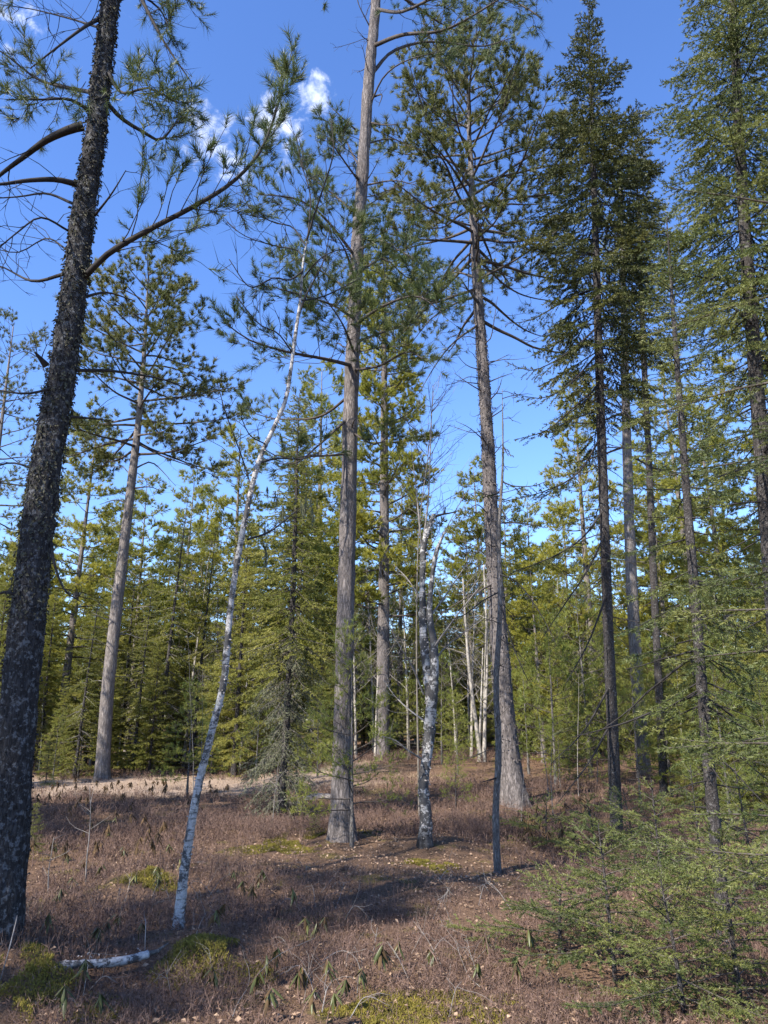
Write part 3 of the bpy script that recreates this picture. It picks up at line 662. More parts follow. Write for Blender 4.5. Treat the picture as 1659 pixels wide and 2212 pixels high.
# pale pine between the spruces
base = np.array(W(1392, 1690, 19)); base[2] = float(terrain(base[0], base[1]))
t6b = thing('pine_tree', base, 'pale grey pine trunk seen between the dark spruce trunks', 'tree')
C6b, R6b, _ = hero_trunk([(1392, 1690), (1375, 1450), (1362, 1200), (1354, 950), (1348, 700), (1344, 500), (1340, 380)], 19, [.24, .22, .20, .18, .15, .10, .05], M['far_bark'], t6b, base, 24, .09, .012)
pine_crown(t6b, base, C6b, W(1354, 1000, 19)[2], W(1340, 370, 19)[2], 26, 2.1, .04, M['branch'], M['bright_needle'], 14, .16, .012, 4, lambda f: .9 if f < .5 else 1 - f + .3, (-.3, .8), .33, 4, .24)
dead_stubs(t6b, base, C6b, R6b, 2.5, 9, 20, 1.0, M['grey_twig'], .014)

base = G(1568, 2055); Y7 = base[1]
t7 = thing('spruce_tree', base, 'thin young spruce, sparse brown-barked stem rising out of low green fir growth', 'tree')
C7, R7, _ = hero_trunk([(1568, 2055), (1545, 1800), (1522, 1550), (1502, 1300), (1484, 1080), (1468, 860), (1453, 660), (1440, 470)], Y7, [.075, .07, .064, .058, .05, .04, .026, .006], M['spruce_bark'], t7, base, 28, .03, .007, (26, 26, 16), .3)
spruce(t7, base, C7, R7, W(1522, 1550, Y7)[2], W(1440, 470, Y7)[2], .25, lambda f: .68 * (1 - f) ** .8 + .1, M['dark_branch'], M['near_needle'], W(1560, 1950, Y7)[2], (-.3, .6), 150, .03, .0052, .055, .36, 5, .15, True, .8, skip=.08)

base = np.array(W(1700, 1900, 7.8)); base[2] = float(terrain(base[0], base[1]))
t8 = thing('spruce_tree', base, 'big full spruce crowding the tall young one, dense blue-green crown above a dark stem', 'tree')
C8, R8, _ = hero_trunk([(1700, 1900), (1690, 1600), (1672, 1300), (1650, 1030), (1632, 800), (1613, 560), (1600, 350), (1590, 150), (1582, 0)], 7.8, [.14, .135, .13, .125, .115, .105, .095, .085, .075, .045, .008], M['spruce_bark'], t8, base, 32, .04, .009, (22, 22, 14), .25, extra=[W(1574, -180, 7.8), W(1568, -330, 7.8)])
spruce(t8, base, C8, R8, W(1613, 600, 7.8)[2], C8[-1, 2], .25, lambda f: 1.2 * (1 - f) ** .8 + .25, M['dark_branch'], M['near_needle'], None, (-.3, .7), 115, .038, .0075, .045, .42, 5, .12, True, hang=-.2)
spruce(t8, base, C8, R8, W(1645, 1000, 7.8)[2], W(1613, 600, 7.8)[2], .28, lambda f: 1.2, M['dark_branch'], M['near_needle'], W(1680, 1450, 7.8)[2], (-.4, -.2), 95, .036, .006, .06, .34, 5, .3, True, .9, skip=.05)
for pts in ([(1610, 560, 0), (1540, 600, -.5), (1480, 640, -.8)], [(1625, 700, 0), (1570, 660, -1), (1500, 680, -1.6)], [(1650, 1000, 0), (1580, 1020, -.8), (1500, 1050, -1.2)]):
    px_spruce_branch(t8, base, pts, 7.8, .016, M['near_needle'], M['dark_branch'], .2, per_m=150, ln=.022, w=.005)

# a near fir just outside the frame, its boughs reach in at the right edge
base = np.array([2.35, 3.5, float(terrain(2.35, 3.5))])
t9 = thing('fir_tree', base, 'close fir whose soft boughs reach in across the stems of the spruces', 'tree')
C9 = crom([base - UP * .08, base + np.array([-.05, 0, 2.5]), base + np.array([-.1, .05, 5])], 90); R9 = np.linspace(.07, .012, 90)
m = MB(); m.tube(C9, R9, 20, .006, (26, 26, 16)); m.build('trunk', M['spruce_bark'], t9, off=base)
for z, az, L, el in ((1.95, 2.75, .95, .02), (2.1, 3.0, .9, .1), (1.45, 2.6, 1.05, .0), (1.6, 2.2, 1.3, -.02), (2.9, 2.7, .9, .05), (3.3, 2.4, 1.2, .1), (1.0, 2.5, 1.25, -.1), (1.15, 3.0, .95, .05), (3.8, 2.3, 1.0, .2), (2.4, 1.9, 1.3, 0), (1.2, 1.7, 1.3, 0), (.8, 2.1, 1.3, 0), (4.3, 3, .7, .4), (3.1, 1.5, 1.1, .1), (2.0, .5, 1.0, 0), (2.6, 4.5, 1.0, 0), (3.4, 5.5, 1.0, 0), (1.7, 5.2, 1.0, 0)):
    p, i = trunk_at(C9, base[2] + z)
    wd, nd, P = spruce_branch(p, az, el, L, .009, .05, .38, .15, -.2, .2, -.08, 260, .02, .003, flat=.5)
    br = wd.build('branch', M['branch'], t9, off=base); nd.build('needles', M['near_needle'], br, smooth=False, off=base)
# its tip
A = [C9[k] for k in range(70, 88)]; B = [C9[k + 1] for k in range(70, 88)]; brush(A, B, 400, .02, .003).build('needles', M['near_needle'], t9, smooth=False, off=base)

# --- birch leaning
base = G(383, 2008); Y9 = base[1]
tb = thing('birch_tree', base, 'slender white birch leaning over, with dark blotches and a bare twiggy top', 'tree')
Cb, Rb, trb = hero_trunk([(383, 2008), (397, 1890), (424, 1720), (455, 1590), (482, 1480), (492, 1380), (502, 1280), (528, 1130), (558, 1000), (598, 910), (620, 850), (636, 740), (648, 650), (656, 560), (668, 500)], Y9, [.062, .05, .047, .045, .043, .041, .039, .037, .035, .032, .029, .026, .022, .017, .011], M['birch'], tb, base, 40, .022, .006, (20, 20, 30), .25)
n = 420; ii = rng.integers(4, len(Cb) * .75, n); a = rng.uniform(0, 2 * pi, n); O = np.stack([np.cos(a), np.sin(a), 0 * a], -1); Tn = np.stack([-np.sin(a), np.cos(a), 0 * a], -1)
m = MB(); m.flakes(Cb[ii] + O * (Rb[ii] * .97)[:, None], Tn + O * rng.uniform(.1, .7, (n, 1)) + rng.normal(size=(n, 3)) * .15, O, rng.uniform(.01, .03, n), rng.uniform(.008, .02, n)); m.build('peeling_bark', M['birch_flake'], trb, smooth=False, off=base)['kind'] = 'stuff'
for pts, r, dens in (
    ([(655, 585, 0), (625, 605, -.1), (590, 600, -.2), (540, 620, -.3), (495, 560, -.4)], .010, 9), ([(655, 560, 0), (640, 540, .2), (590, 530, .3), (530, 510, .4), (490, 480, .4)], .009, 9), ([(660, 530, 0), (630, 490, .2), (590, 480, .3), (540, 450, .3), (520, 400, .3)], .009, 10),
    ([(662, 520, 0), (680, 460, -.1), (700, 400, -.2), (720, 330, -.3), (715, 260, -.3)], .012, 8), ([(666, 505, 0), (670, 420, .2), (650, 350, .3), (640, 290, .3)], .010, 8), ([(640, 700, 0), (660, 640, .2), (700, 560, .3), (715, 480, .3)], .013, 5),
    ([(630, 760, 0), (600, 720, -.2), (560, 700, -.3), (510, 640, -.4)], .008, 6), ([(655, 600, 0), (690, 560, -.3), (730, 540, -.4), (760, 540, -.5)], .008, 6), ([(648, 650, 0), (700, 640, .2), (780, 600, .4)], .010, 4),
    ([(545, 1060, 0), (520, 980, .2), (490, 900, .3), (470, 830, .4)], .008, 4), ([(575, 960, 0), (540, 940, -.2), (520, 900, -.3)], .007, 4), ([(560, 1000, 0), (600, 990, .3), (660, 990, .5), (720, 960, .6)], .012, 3),
): add_bough(tb, base, dead_bough(px_branch(pts, Y9), r, dens, .38, 3, .22, 5, .5, .3, .2), M['dark_branch'], None)
b = pine_bough(px_branch([(535, 1165, 0), (580, 1150, .2), (620, 1120, .4), (650, 1095, .5)], Y9), .012, 9, .3, .2, -.6, .3, 3, .12); b.tipD = [np.array([0, 0, -1.])] * len(b.tipP); add_bough(tb, base, b, M['dark_branch'], M['old_lichen'], 12, .09, .006, .4, 'dead limb hung with grey beard lichen', -.5)

# --- broken birch snag
base = G(918, 1828); Ys = base[1]
ts = thing('birch_snag', base, 'broken-topped grey birch snag with a charred-looking base between two pines', 'dead tree')
Cs, Rs, trs = hero_trunk([(916, 1828), (920, 1760), (914, 1700), (924, 1620), (930, 1530), (922, 1450), (914, 1360), (912, 1270), (914, 1200), (922, 1150), (938, 1112)], Ys, [.13, .105, .10, .105, .10, .09, .082, .078, .07, .06, .05], M['snag'], ts, base, 36, .03, .02, (12, 12, 8), .35)
o = hero_trunk([(926, 1560), (934, 1480), (936, 1400), (928, 1330), (932, 1270), (942, 1200)], Ys, [.07, .065, .06, .05, .045, .03], M['snag'], ts, base, 20, .04, .01, (12, 12, 8), 0, name='second_stem') if False else None
m = MB(); P = crom(px_branch([(926, 1575, 0), (936, 1490, -.1), (938, 1400, -.1), (928, 1330, -.05), (930, 1280, 0), (940, 1200, 0), (960, 1150, 0)], Ys), 60); m.tube(P, np.linspace(.075, .018, 60), 20, .008, (12, 12, 8)); m.build('second_stem', M['snag'], ts, off=base)
n = 260; ii = rng.integers(2, len(Cs) - 2, n); a = rng.uniform(0, 2 * pi, n); O = np.stack([np.cos(a), np.sin(a), 0 * a], -1); Tn = np.stack([-np.sin(a), np.cos(a), 0 * a], -1)
m = MB(); m.flakes(Cs[ii] + O * (Rs[ii] * .97)[:, None], Tn + O * rng.uniform(.1, .8, (n, 1)) - UP * .3, O, rng.uniform(.012, .045, n), rng.uniform(.01, .03, n)); m.build('peeling_bark', M['birch_flake'], trs, smooth=False, off=base)['kind'] = 'stuff'
for pts, r, dens in (
    ([(932, 1118, 0), (952, 1112, 0), (974, 1108, 0), (992, 1103, 0)], .022, 1), ([(960, 1110, 0), (962, 1095, 0)], .02, 1), ([(915, 1230, 0), (905, 1120, .2), (898, 1050, .3), (890, 980, .3)], .018, 5), ([(910, 1200, 0), (925, 1080, .3), (930, 960, .4), (935, 830, .5)], .016, 7),
    ([(925, 1420, 0), (950, 1380, -.2), (1010, 1300, -.4), (1060, 1240, -.5)], .018, 5), ([(930, 1330, 0), (960, 1290, .2), (1000, 1230, .4), (1040, 1180, .6)], .015, 6), ([(930, 1450, 0), (960, 1400, .3), (1040, 1340, .5)], .014, 5), ([(915, 1500, 0), (890, 1440, -.2), (860, 1390, -.4), (835, 1340, -.5)], .015, 6),
    ([(920, 1560, 0), (880, 1530, .2), (850, 1500, .4), (830, 1470, .5)], .014, 5), ([(912, 1640, 0), (880, 1620, -.3), (855, 1600, -.4), (825, 1590, -.5)], .016, 4), ([(930, 1280, 0), (950, 1180, .3), (975, 1120, .5), (1010, 1060, .6)], .012, 7), ([(912, 1300, 0), (880, 1250, .3), (850, 1220, .5)], .010, 6),
): add_bough(ts, base, dead_bough(px_branch(pts, Ys), r, dens, .36, 3, .25, 5, .5, .3, .2), M['grey_twig'] if r < .02 else M['dark_branch'], None)
# fine birch sapling behind it
base = np.array(W(905, 1700, 14)); base[2] = float(terrain(base[0], base[1]))
tq = thing('birch_sapling', base, 'whip-thin bare sapling with a fine spray of twigs behind the broken snag', 'sapling')
m = MB(); P = crom([base - UP * .05] + px_branch([(900, 1400, 0), (905, 1150, 0), (925, 980, 0), (938, 830, 0)], 14), 50); m.tube(P, np.linspace(.02, .004, 50), 8); m.build('trunk', M['skirt_twig'], tq, off=base)
for k in range(26):
    p, T = at(P, rng.uniform(.5, .97)); az = rng.uniform(0, 6.28); add_bough(tq, base, dead_bough(grow(p, azel(az, .9), rng.uniform(.6, 1.5), 6, .1, .2, .3), .007, 5, .4, 2, .25, 4, .5, .3, .2), M['dark_branch'], None)

# --- thin dead spruce pole
base = G(1075, 1885); Yp = base[1]
tp = thing('dead_spruce', base, 'thin grey dead pole of a spruce in front of the tall pale pine', 'dead tree')
Cp, Rp, _ = hero_trunk([(1075, 1885), (1071, 1760), (1077, 1620), (1072, 1480), (1080, 1320), (1078, 1150), (1086, 1000), (1085, 840)], Yp, [.06, .055, .052, .046, .036, .022, .006], M['dead_bark'], tp, base, 24, .035, .005, (30, 30, 8), .2)
for pts, live in (([(1077, 1240, 0), (1120, 1260, -.3), (1170, 1330, -.5), (1200, 1390, -.7)], 0), ([(1080, 1130, 0), (1130, 1130, -.3), (1180, 1140, -.4)], 0), ([(1076, 1280, 0), (1040, 1300, -.2), (1000, 1330, -.3), (960, 1340, -.4)], 0), ([(1080, 1300, 0), (1110, 1400, -.3), (1140, 1470, -.4)], 0), ([(1084, 1040, 0), (1110, 1050, -.1), (1150, 1050, -.2), (1180, 1040, -.2)], 1), ([(1083, 1060, 0), (1060, 1070, .1), (1030, 1060, .2)], 1), ([(1084, 1100, 0), (1095, 1125, -.1)], 1), ([(1085, 960, 0), (1098, 985, -.1)], 1), ([(1075, 1680, 0), (1040, 1690, -.3)], 0)):
    px_spruce_branch(tp, base, pts, Yp, .010, M['spruce_needle'], M['dark_branch'], .1, .25, 120, .026, .008, .07, -.3, dead=not live)
dead_stubs(tp, base, Cp, Rp, 1.2, 6, 26, .5, M['dark_branch'], .006, -.3)

# --- shaggy spruce left of the centre pine
base = G(605, 1765); Yh = base[1]
th = thing('spruce_tree', base, 'shaggy spruce with a skirt of grey dead lichened twigs down to its foot', 'tree')
Ch, Rh, trh = hero_trunk([(605, 1765), (613, 1650), (622, 1500), (630, 1350), (636, 1200), (640, 1050), (644, 930), (647, 850)], Yh, [.10, .09, .085, .078, .066, .05, .03, .008], M['spruce_bark'], th, base, 24, .05, .01, (22, 22, 14), .4)
spruce(th, base, Ch, Rh, W(625, 1440, Yh)[2], W(647, 850, Yh)[2], .19, lambda f: 1.15 * (1 - f) ** .8 + .12, M['branch'], M['fir_needle'], None, (-.35, .4), 75, .032, .010, .075, .36, 6, .15, True)
z = W(610, 1730, Yh)[2]
while z < W(625, 1380, Yh)[2]:
    for q in range(7):
        p, i = trunk_at(Ch, z); L = rng.uniform(.35, 1.05); wd, nd, P = spruce_branch(p, rng.uniform(0, 6.28), rng.uniform(-.5, -.1), L, .007, .06, .4, .2, -.7, .3, -.5, 34, .05, .007)
        br = wd.build('branch', M['skirt_twig'], th, off=base)
        if rng.random() < .95: nd.build('lichen', M['old_lichen'], br, smooth=False, off=base)['kind'] = 'stuff'
    z += .17

# --- far white pine with a thick trunk between centre pine and snag
def layered_pine(root, off, C, zlo, ztop, n, lmax, needle, k=14, ln=.16, w=.014, dens=4.5, prof=None, twigs=5):
    pine_crown(root, off, C, zlo, ztop, n, lmax, .045, M['branch'], needle, k, ln, w, dens, prof or (lambda f: 1.0 - .8 * f), (.0, .45), .42, twigs, .24, .35, .55, flat=.92)
base = np.array(W(825, 1650, 24)); base[2] = float(terrain(base[0], base[1]))
tf = thing('pine_tree', base, 'thick-based pine with layered yellow-green boughs standing far behind the snag', 'tree')
Cf, Rf, _ = hero_trunk([(825, 1650), (827, 1500), (829, 1300), (830, 1100), (830, 900), (830, 720), (830, 560)], 24, [.34, .29, .25, .22, .17, .10, .03], M['pine_bark'], tf, base, 28, .09, .015, (9, 9, 3), .4)
layered_pine(tf, base, Cf, W(830, 1330, 24)[2], W(830, 560, 24)[2], 78, 1.9, M['bright_needle'], 12, .2, .024, 8, prof=lambda f: 1.05 - .5 * f)
dead_stubs(tf, base, Cf, Rf, 3, 9, 22, 1.5, M['grey_twig'], .016)

# ------------------------------------------------------------------ trees of the background: one prototype of each kind, then copies
FAR = 1000.0
def proto(name, H, r, mat, lean=.02):
    root = thing(name, (0, 0, 0), 'x', 'tree'); C = crom([np.array([0, 0, -.1]), np.array([lean * H * .3, 0, H * .4]), np.array([lean * H, 0, H])], 40); R = r * np.linspace(1, .08, 40)
    m = MB(); m.tube(C, R, 12, .012, (9, 9, 3), .3); m.build('trunk', mat, root); return root, C, R
Z0 = np.zeros(3)
def merge_crown(fn):
    """collect the branches a generator makes under a scratch root into two meshes"""
    return fn
def far_pine(name, H, r, zlo, n, lmax, needle, k, ln, w, prof, flat, el, bark_='far_bark', dens=4.2, twigs=4):
    root, C, R = proto(name, H, r, M[bark_]); w_, t_P, t_D = MB(), [], []
    for q in range(n):
        f = (q + rng.random() * .8) / n; z = zlo + (H - zlo) * f; p, i = trunk_at(C, z); L = lmax * prof(f) * rng.uniform(.65, 1.15)
        P = grow(p, azel(q * 2.4 + rng.uniform(-.5, .5), el[0] * (1 - f) + el[1] * f + rng.normal(0, .1)), L, 6, -.1, .5, .22)
        b = pine_bough(P, .035 * (1.2 - f) * min(1, H / 11), dens, .42, .25, .4, flat, twigs, .24, 4)
        w_.v += b.w.v; w_.q += [x + w_.n for x in b.w.q]; w_.t += [x + w_.n for x in b.w.t]; w_.n += b.w.n; t_P += b.tipP; t_D += b.tipD
    for q in range(14):
        z = rng.uniform(zlo * .3, zlo); p, i = trunk_at(C, z); P = grow(p, azel(rng.uniform(0, 6.28), rng.normal(0, .2)), rng.uniform(.02, .075) * H, 4, 0, -.3, .4); w_.tube(P, np.linspace(.016, .004, 5) * min(1, H / 14), 4, cap=False)
    cr = w_.build('branches', M['branch'], root); tufts(t_P, t_D, k, ln, w).build('crown', needle, root, smooth=False); return root
def far_spruce(name, H, r, zlo, gap, prof, needle, per_m, ln, w, el, nper=5, dead=True, bark_='spruce_bark', spacing=.1, sub=.36, hang=-.12, lean=.02, flat=0.0, wood='branch', second=True):
    root, C, R = proto(name, H, r, M[bark_], lean)
    spruce(root, None, C, R, zlo, H, gap, lambda f: prof(f) * rng.uniform(.6, 1.2), M[wood], needle, .3 if dead else None, el, per_m, ln, w, spacing, sub, nper, .15, second, 1.0, hang, split=False, flat=flat, dead_gap=.28, ndead=4, skip=.16); return root
def far_bare(name, H, r, mat, n=26):
    root, C, R = proto(name, H, r, mat, .06); w_ = MB()
    for q in range(n):
        f = .3 + .68 * q / n; p, i = trunk_at(C, H * f); b = dead_bough(grow(p, azel(q * 2.4, .6 + .4 * f), H * .3 * (1.1 - f) + .4, 6, .1, .4, .35), .02 * (1.2 - f), 5, .42, 3, .3, 4, .5, .3, .2)
        w_.v += b.w.v; w_.q += [x + w_.n for x in b.w.q]; w_.t += [x + w_.n for x in b.w.t]; w_.n += b.w.n
    w_.build('branches', M['grey_twig'], root); return root
PR = {}
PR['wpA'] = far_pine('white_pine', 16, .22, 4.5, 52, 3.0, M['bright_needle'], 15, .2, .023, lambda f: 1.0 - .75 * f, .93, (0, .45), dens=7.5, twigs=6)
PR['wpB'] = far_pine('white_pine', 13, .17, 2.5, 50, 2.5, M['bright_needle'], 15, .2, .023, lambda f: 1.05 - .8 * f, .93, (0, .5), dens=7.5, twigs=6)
PR['rp'] = far_pine('red_pine', 17, .22, 9, 40, 2.8, M['red_pine_needle'], 24, .17, .014, lambda f: .95 if f < .5 else 1.3 - f * .95, .5, (-.2, .8))
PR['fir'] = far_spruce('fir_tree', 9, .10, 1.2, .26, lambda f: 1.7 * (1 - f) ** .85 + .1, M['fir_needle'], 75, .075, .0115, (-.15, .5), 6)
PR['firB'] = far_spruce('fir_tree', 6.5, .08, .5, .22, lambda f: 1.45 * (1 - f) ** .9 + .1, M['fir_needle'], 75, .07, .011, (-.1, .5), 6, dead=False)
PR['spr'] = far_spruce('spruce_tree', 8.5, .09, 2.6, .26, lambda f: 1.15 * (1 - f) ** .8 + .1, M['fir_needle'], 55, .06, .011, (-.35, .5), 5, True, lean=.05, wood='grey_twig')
PR['und'] = far_spruce('young_fir', 2.6, .035, .2, .16, lambda f: 1.0 * (1 - f) ** .8 + .1, M['fir_needle'], 60, .035, .012, (-.05, .6), 6, dead=False, spacing=.09)
PR['yp'] = far_pine('young_pine', 4.2, .05, .7, 34, 1.2, M['sapling_needle'], 14, .13, .010, lambda f: 1.05 - .75 * f, .6, (.15, .8), 'dead_bark', dens=7)
PR['bare'] = far_bare('bare_hardwood', 8, .07, M['pale_bark'])
LAB = {
 'wpA': ('tall white pine with flat layered yellow-green boughs in the sunlit far wood', 'layered white pines of the far wood'),
 'wpB': ('smaller white pine with flat layered boughs starting low in the far wood', 'smaller white pines of the far wood'),
 'rp': ('long-trunked red pine with a high tufted crown in the far wood', 'red pines of the far wood'),
 'fir': ('tall green fir with drooping skirts in the wall of the far wood', 'tall firs of the far wood'),
 'firB': ('mid-height bushy green fir along the edge of the far wood', 'bushy firs along the wood edge'),
 'spr': ('scraggy dark spruce with grey dead lower twigs in the far wood', 'scraggy spruces of the far wood'),
 'und': ('knee-to-head-high young fir in the undergrowth of the far wood', 'young firs of the undergrowth'),
 'yp': ('soft green young pine at the edge of the clearing', 'young pines round the clearing'),
 'bare': ('leafless pale-barked hardwood among the far conifers', 'leafless hardwoods of the far wood')}
used = set()
LAND = sorted([(t1.location.x / t1.location.y, 'the black trunk'), (t2.location.x / t2.location.y, 'the round-crowned pine'), (tb.location.x / tb.location.y + .06, 'the leaning birch'), (th.location.x / th.location.y, 'the shaggy spruce'), (t3.location.x / t3.location.y, 'the fissured pine'), (ts.location.x / ts.location.y, 'the broken snag'), (t4.location.x / t4.location.y, 'the tall pale pine'), (t5.location.x / t5.location.y, 'the pointed spruce'), (t7.location.x / t7.location.y, 'the thin young spruce')])
LOOK = {'wpA': 'tall layered white pine', 'wpB': 'smaller layered white pine', 'rp': 'high-crowned red pine', 'fir': 'tall drooping fir', 'firB': 'bushy fir', 'spr': 'scraggy grey-twigged spruce', 'bare': 'leafless pale hardwood', 'und': 'young fir', 'yp': 'soft green young pine'}
seen_labels = {}
def gap_label(kind, x, y):  # where a tree stands, told by the trees in front of it
    r = x / y; k = sum(1 for a, _ in LAND if a < r)
    if k == 0: w_ = 'beyond ' + LAND[0][1]
    elif k == len(LAND): w_ = 'beyond ' + LAND[-1][1]
    else: w_ = 'behind the gap between ' + LAND[k - 1][1] + ' and ' + LAND[k][1]
    return LOOK[kind] + ' ' + w_
def plant(kind, x, y, s=1.0, rz=None, label=None, group=None, name=None):
    src = PR[kind]; o = src if kind not in used else copy_tree(src); used.add(kind)
    o.location = (x, y, float(terrain(x, y)) - .02); o.scale = (s, s, s * rng.uniform(.95, 1.08)); o.rotation_euler = (0, 0, rng.uniform(0, 6.28) if rz is None else rz)
    a, b = LAB[kind]; o['label'] = label or a; o['group'] = group or b
    if label and not group and 'group' in o: del o['group']
    return o
def plant_px(kind, dx, dy_top, Y, Hs, **kw):
    """tree at distance Y whose top shows at (dx, dy_top)"""
    p = W(dx, dy_top, Y); H = p[2] - float(terrain(p[0], p[1])); return plant(kind, p[0], Y, H / Hs, **kw)
HH = {'wpA': 16, 'wpB': 13, 'rp': 17, 'fir': 9, 'firB': 6.5, 'spr': 8.5, 'und': 2.6, 'yp': 4.2, 'bare': 8}
for kind, dx, top, Y in (
    ('wpA', 205, 900, 27), ('wpA', 530, 915, 29), ('spr', 385, 1060, 26), ('fir', 300, 1190, 27), ('wpA', 700, 800, 33), ('wpB', 650, 1000, 27),
    ('wpA', 1235, 840, 27), ('wpA', 1600, 700, 21), ('wpA', 1080, 1100, 31), ('wpB', 1010, 1130, 34), ('rp', 50, 690, 20), ('wpA', 1520, 900, 24), ('fir', 1180, 1260, 24),
    ('spr', 445, 1170, 27), ('fir', 130, 1250, 25), ('fir', 560, 1240, 25), ('spr', 490, 1240, 26), ('firB', 250, 1420, 24), ('firB', 345, 1380, 24.5), ('firB', 150, 1450, 23.6), ('fir', 690, 1180, 27), ('firB', 700, 1350, 23),
    ('fir', 960, 1340, 30), ('firB', 1200, 1380, 22), ('fir', 1290, 1200, 24), ('fir', 1480, 1180, 22), ('fir', 1620, 1150, 19), ('wpB', 1400, 1010, 27), ('firB', 1150, 1440, 25), ('spr', 930, 1300, 33), ('bare', 1005, 1200, 25), ('bare', 880, 1200, 26), ('bare', 1060, 1250, 27),
    ('bare', 500, 1330, 26), ('bare', 1160, 1300, 29), ('bare', 430, 1150, 28), ('fir', 40, 1150, 25), ('wpA', -60, 900, 28), ('wpB', 100, 1060, 30), ('wpB', 420, 1180, 34), ('wpA', 860, 1040, 38), ('wpB', 1130, 1190, 37), ('wpA', 1440, 760, 30), 
    ('bare', 1560, 1250, 18), ('bare', 1640, 1200, 15), ('firB', 1420, 1420, 20), ('firB', 1560, 1400, 16), ('wpB', 1650, 950, 17), ('firB', 470, 1430, 24.2), ('spr', 300, 1330, 26), ('fir', 410, 1300, 29), ('fir', 220, 1300, 29), ('fir', 800, 1250, 33), ('fir', 1050, 1300, 36), ('fir', 1350, 1250, 30),
):
    p_ = W(dx, top, Y); g_ = gap_label(kind, p_[0], Y); plant_px(kind, dx, top, Y, HH[kind], label=g_, group=g_)
for k in range(34):
    y = rng.uniform(22.6, 30); x = -.62 * y + 1.3 * y * (k + rng.random()) / 34
    if abs(x / y - .05) < .1: y += 5
    kd = rng.choice(['firB', 'firB', 'fir', 'spr', 'spr']); plant(kd, x, y, rng.uniform(.6, .95))
for kind, dx, top, Y in (('yp', 1180, 1330, 17.5), ('yp', 1250, 1300, 19), ('yp', 1300, 1380, 17), ('wpB', 1150, 1180, 23), ('yp', 1130, 1420, 20), ('firB', 1480, 1300, 13.5), ('firB', 1590, 1330, 12), ('firB', 1640, 1180, 12.8), ('yp', 1420, 1400, 15), ('yp', 1540, 1440, 11.5), ('fir', 1540, 1230, 15.5), ('fir', 1660, 1060, 14), ('yp', 950, 1430, 22), ('yp', 985, 1500, 20), ('yp', 880, 1480, 24), ('yp', 690, 1500, 20), ('yp', 560, 1500, 21), ('yp', 130, 1540, 22), ('yp', 1360, 1460, 14.5), ('yp', 1640, 1480, 10.5)):
    p_ = W(dx, top, Y); g_ = gap_label(kind, p_[0], Y); plant_px(kind, dx, top, Y, HH[kind], label=g_, group=g_)
for k in range(34):
    y = rng.uniform(22.5, 31); x = rng.uniform(-.6, .66) * y; plant('bare', x, y, rng.uniform(.35, .85))
for k in range(70):
    y = rng.uniform(31, 46); x = -.66 * y + 1.36 * y * (k + rng.random()) / 70; plant(rng.choice(['firB', 'firB', 'fir', 'wpB']), x, y, rng.uniform(.75, 1.1))
# undergrowth and the wood behind
for k in range(70):
    y = rng.uniform(22.8, 30); x = rng.uniform(-.62, .72) * y
    if abs(x / y - .04) < .12 and y < 27: continue
    plant('und', x, y, rng.uniform(.5, 1.15))
for k in range(10):
    y = rng.uniform(14.5, 19); x = rng.uniform(.42, .66) * y; plant('und', x, y, rng.uniform(.5, 1.0))
for k in range(230):
    y = rng.uniform(30, 105); x = rng.uniform(-.7, .72) * y; kd = rng.choice(['wpB', 'fir', 'fir', 'firB', 'firB', 'spr', 'bare', 'fir'])
    plant(kd, x, y, {'wpB': .75, 'fir': .85, 'firB': .9, 'spr': .9, 'bare': .9}[kd] * rng.uniform(.8, 1.15) * (.8 + y / 160))
# trees of the wood standing to the left, outside the picture: they shade the foreground
for kind, x, y, s in (('rp', -9.5, .5, .95), ('rp', -12.5, 9.5, 1.0), ('fir', -9.8, 11, 1.2), ('wpA', -15, 3, 1.05), ('fir', -14.5, 15.5, 1.2), ('wpB', -12, -3.5, 1.1)):
    plant(kind, x, y, s)
# young pines and small firs one can pick out
for dx, dyb, top, Y, lab in ((405, 1700, 1480, 17.5, 'soft green young pine beside the leaning birch, at the clearing edge'), (985, 1750, 1610, None, 'bushy little pine growing just behind the broken snag'), (760, 1830, 1400, None, 'thin young pine pressed against the fissured centre pine, soft needles halfway up'), (682, 1800, 1745, None, 'tiny pine seedling at the foot of the centre pine'), (1210, 1700, 1560, 17, 'low young pine on the heath right of the tallest pine')):
    p = G(dx, dyb) if Y is None else W(dx, dyb, Y); Yq = p[1] if Y is None else Y
    H = W(dx, top, Yq)[2] - float(terrain(p[0], Yq)); plant('yp', p[0], Yq, H / 4.2, label=lab)
for dx, dyb, top, Y, lab in ((75, 1760, 1730, 10.0, 'small bright fir seedling beside the black trunk'), (100, 1680, 1600, 21, 'little fir at the left end of the pale clearing'), (1230, 1660, 1500, 19, 'young fir behind the drooping dead spruce limbs'), (640, 1690, 1560, 17.5, 'low fir filling in beside the shaggy spruce'), (1080, 1660, 1600, 22, 'squat dark fir behind the tall pale pine')):
    p = W(dx, dyb, Y); H = W(dx, top, Y)[2] - float(terrain(p[0], Y)); plant('und', p[0], Y, max(H, .35) / 2.6, label=lab)

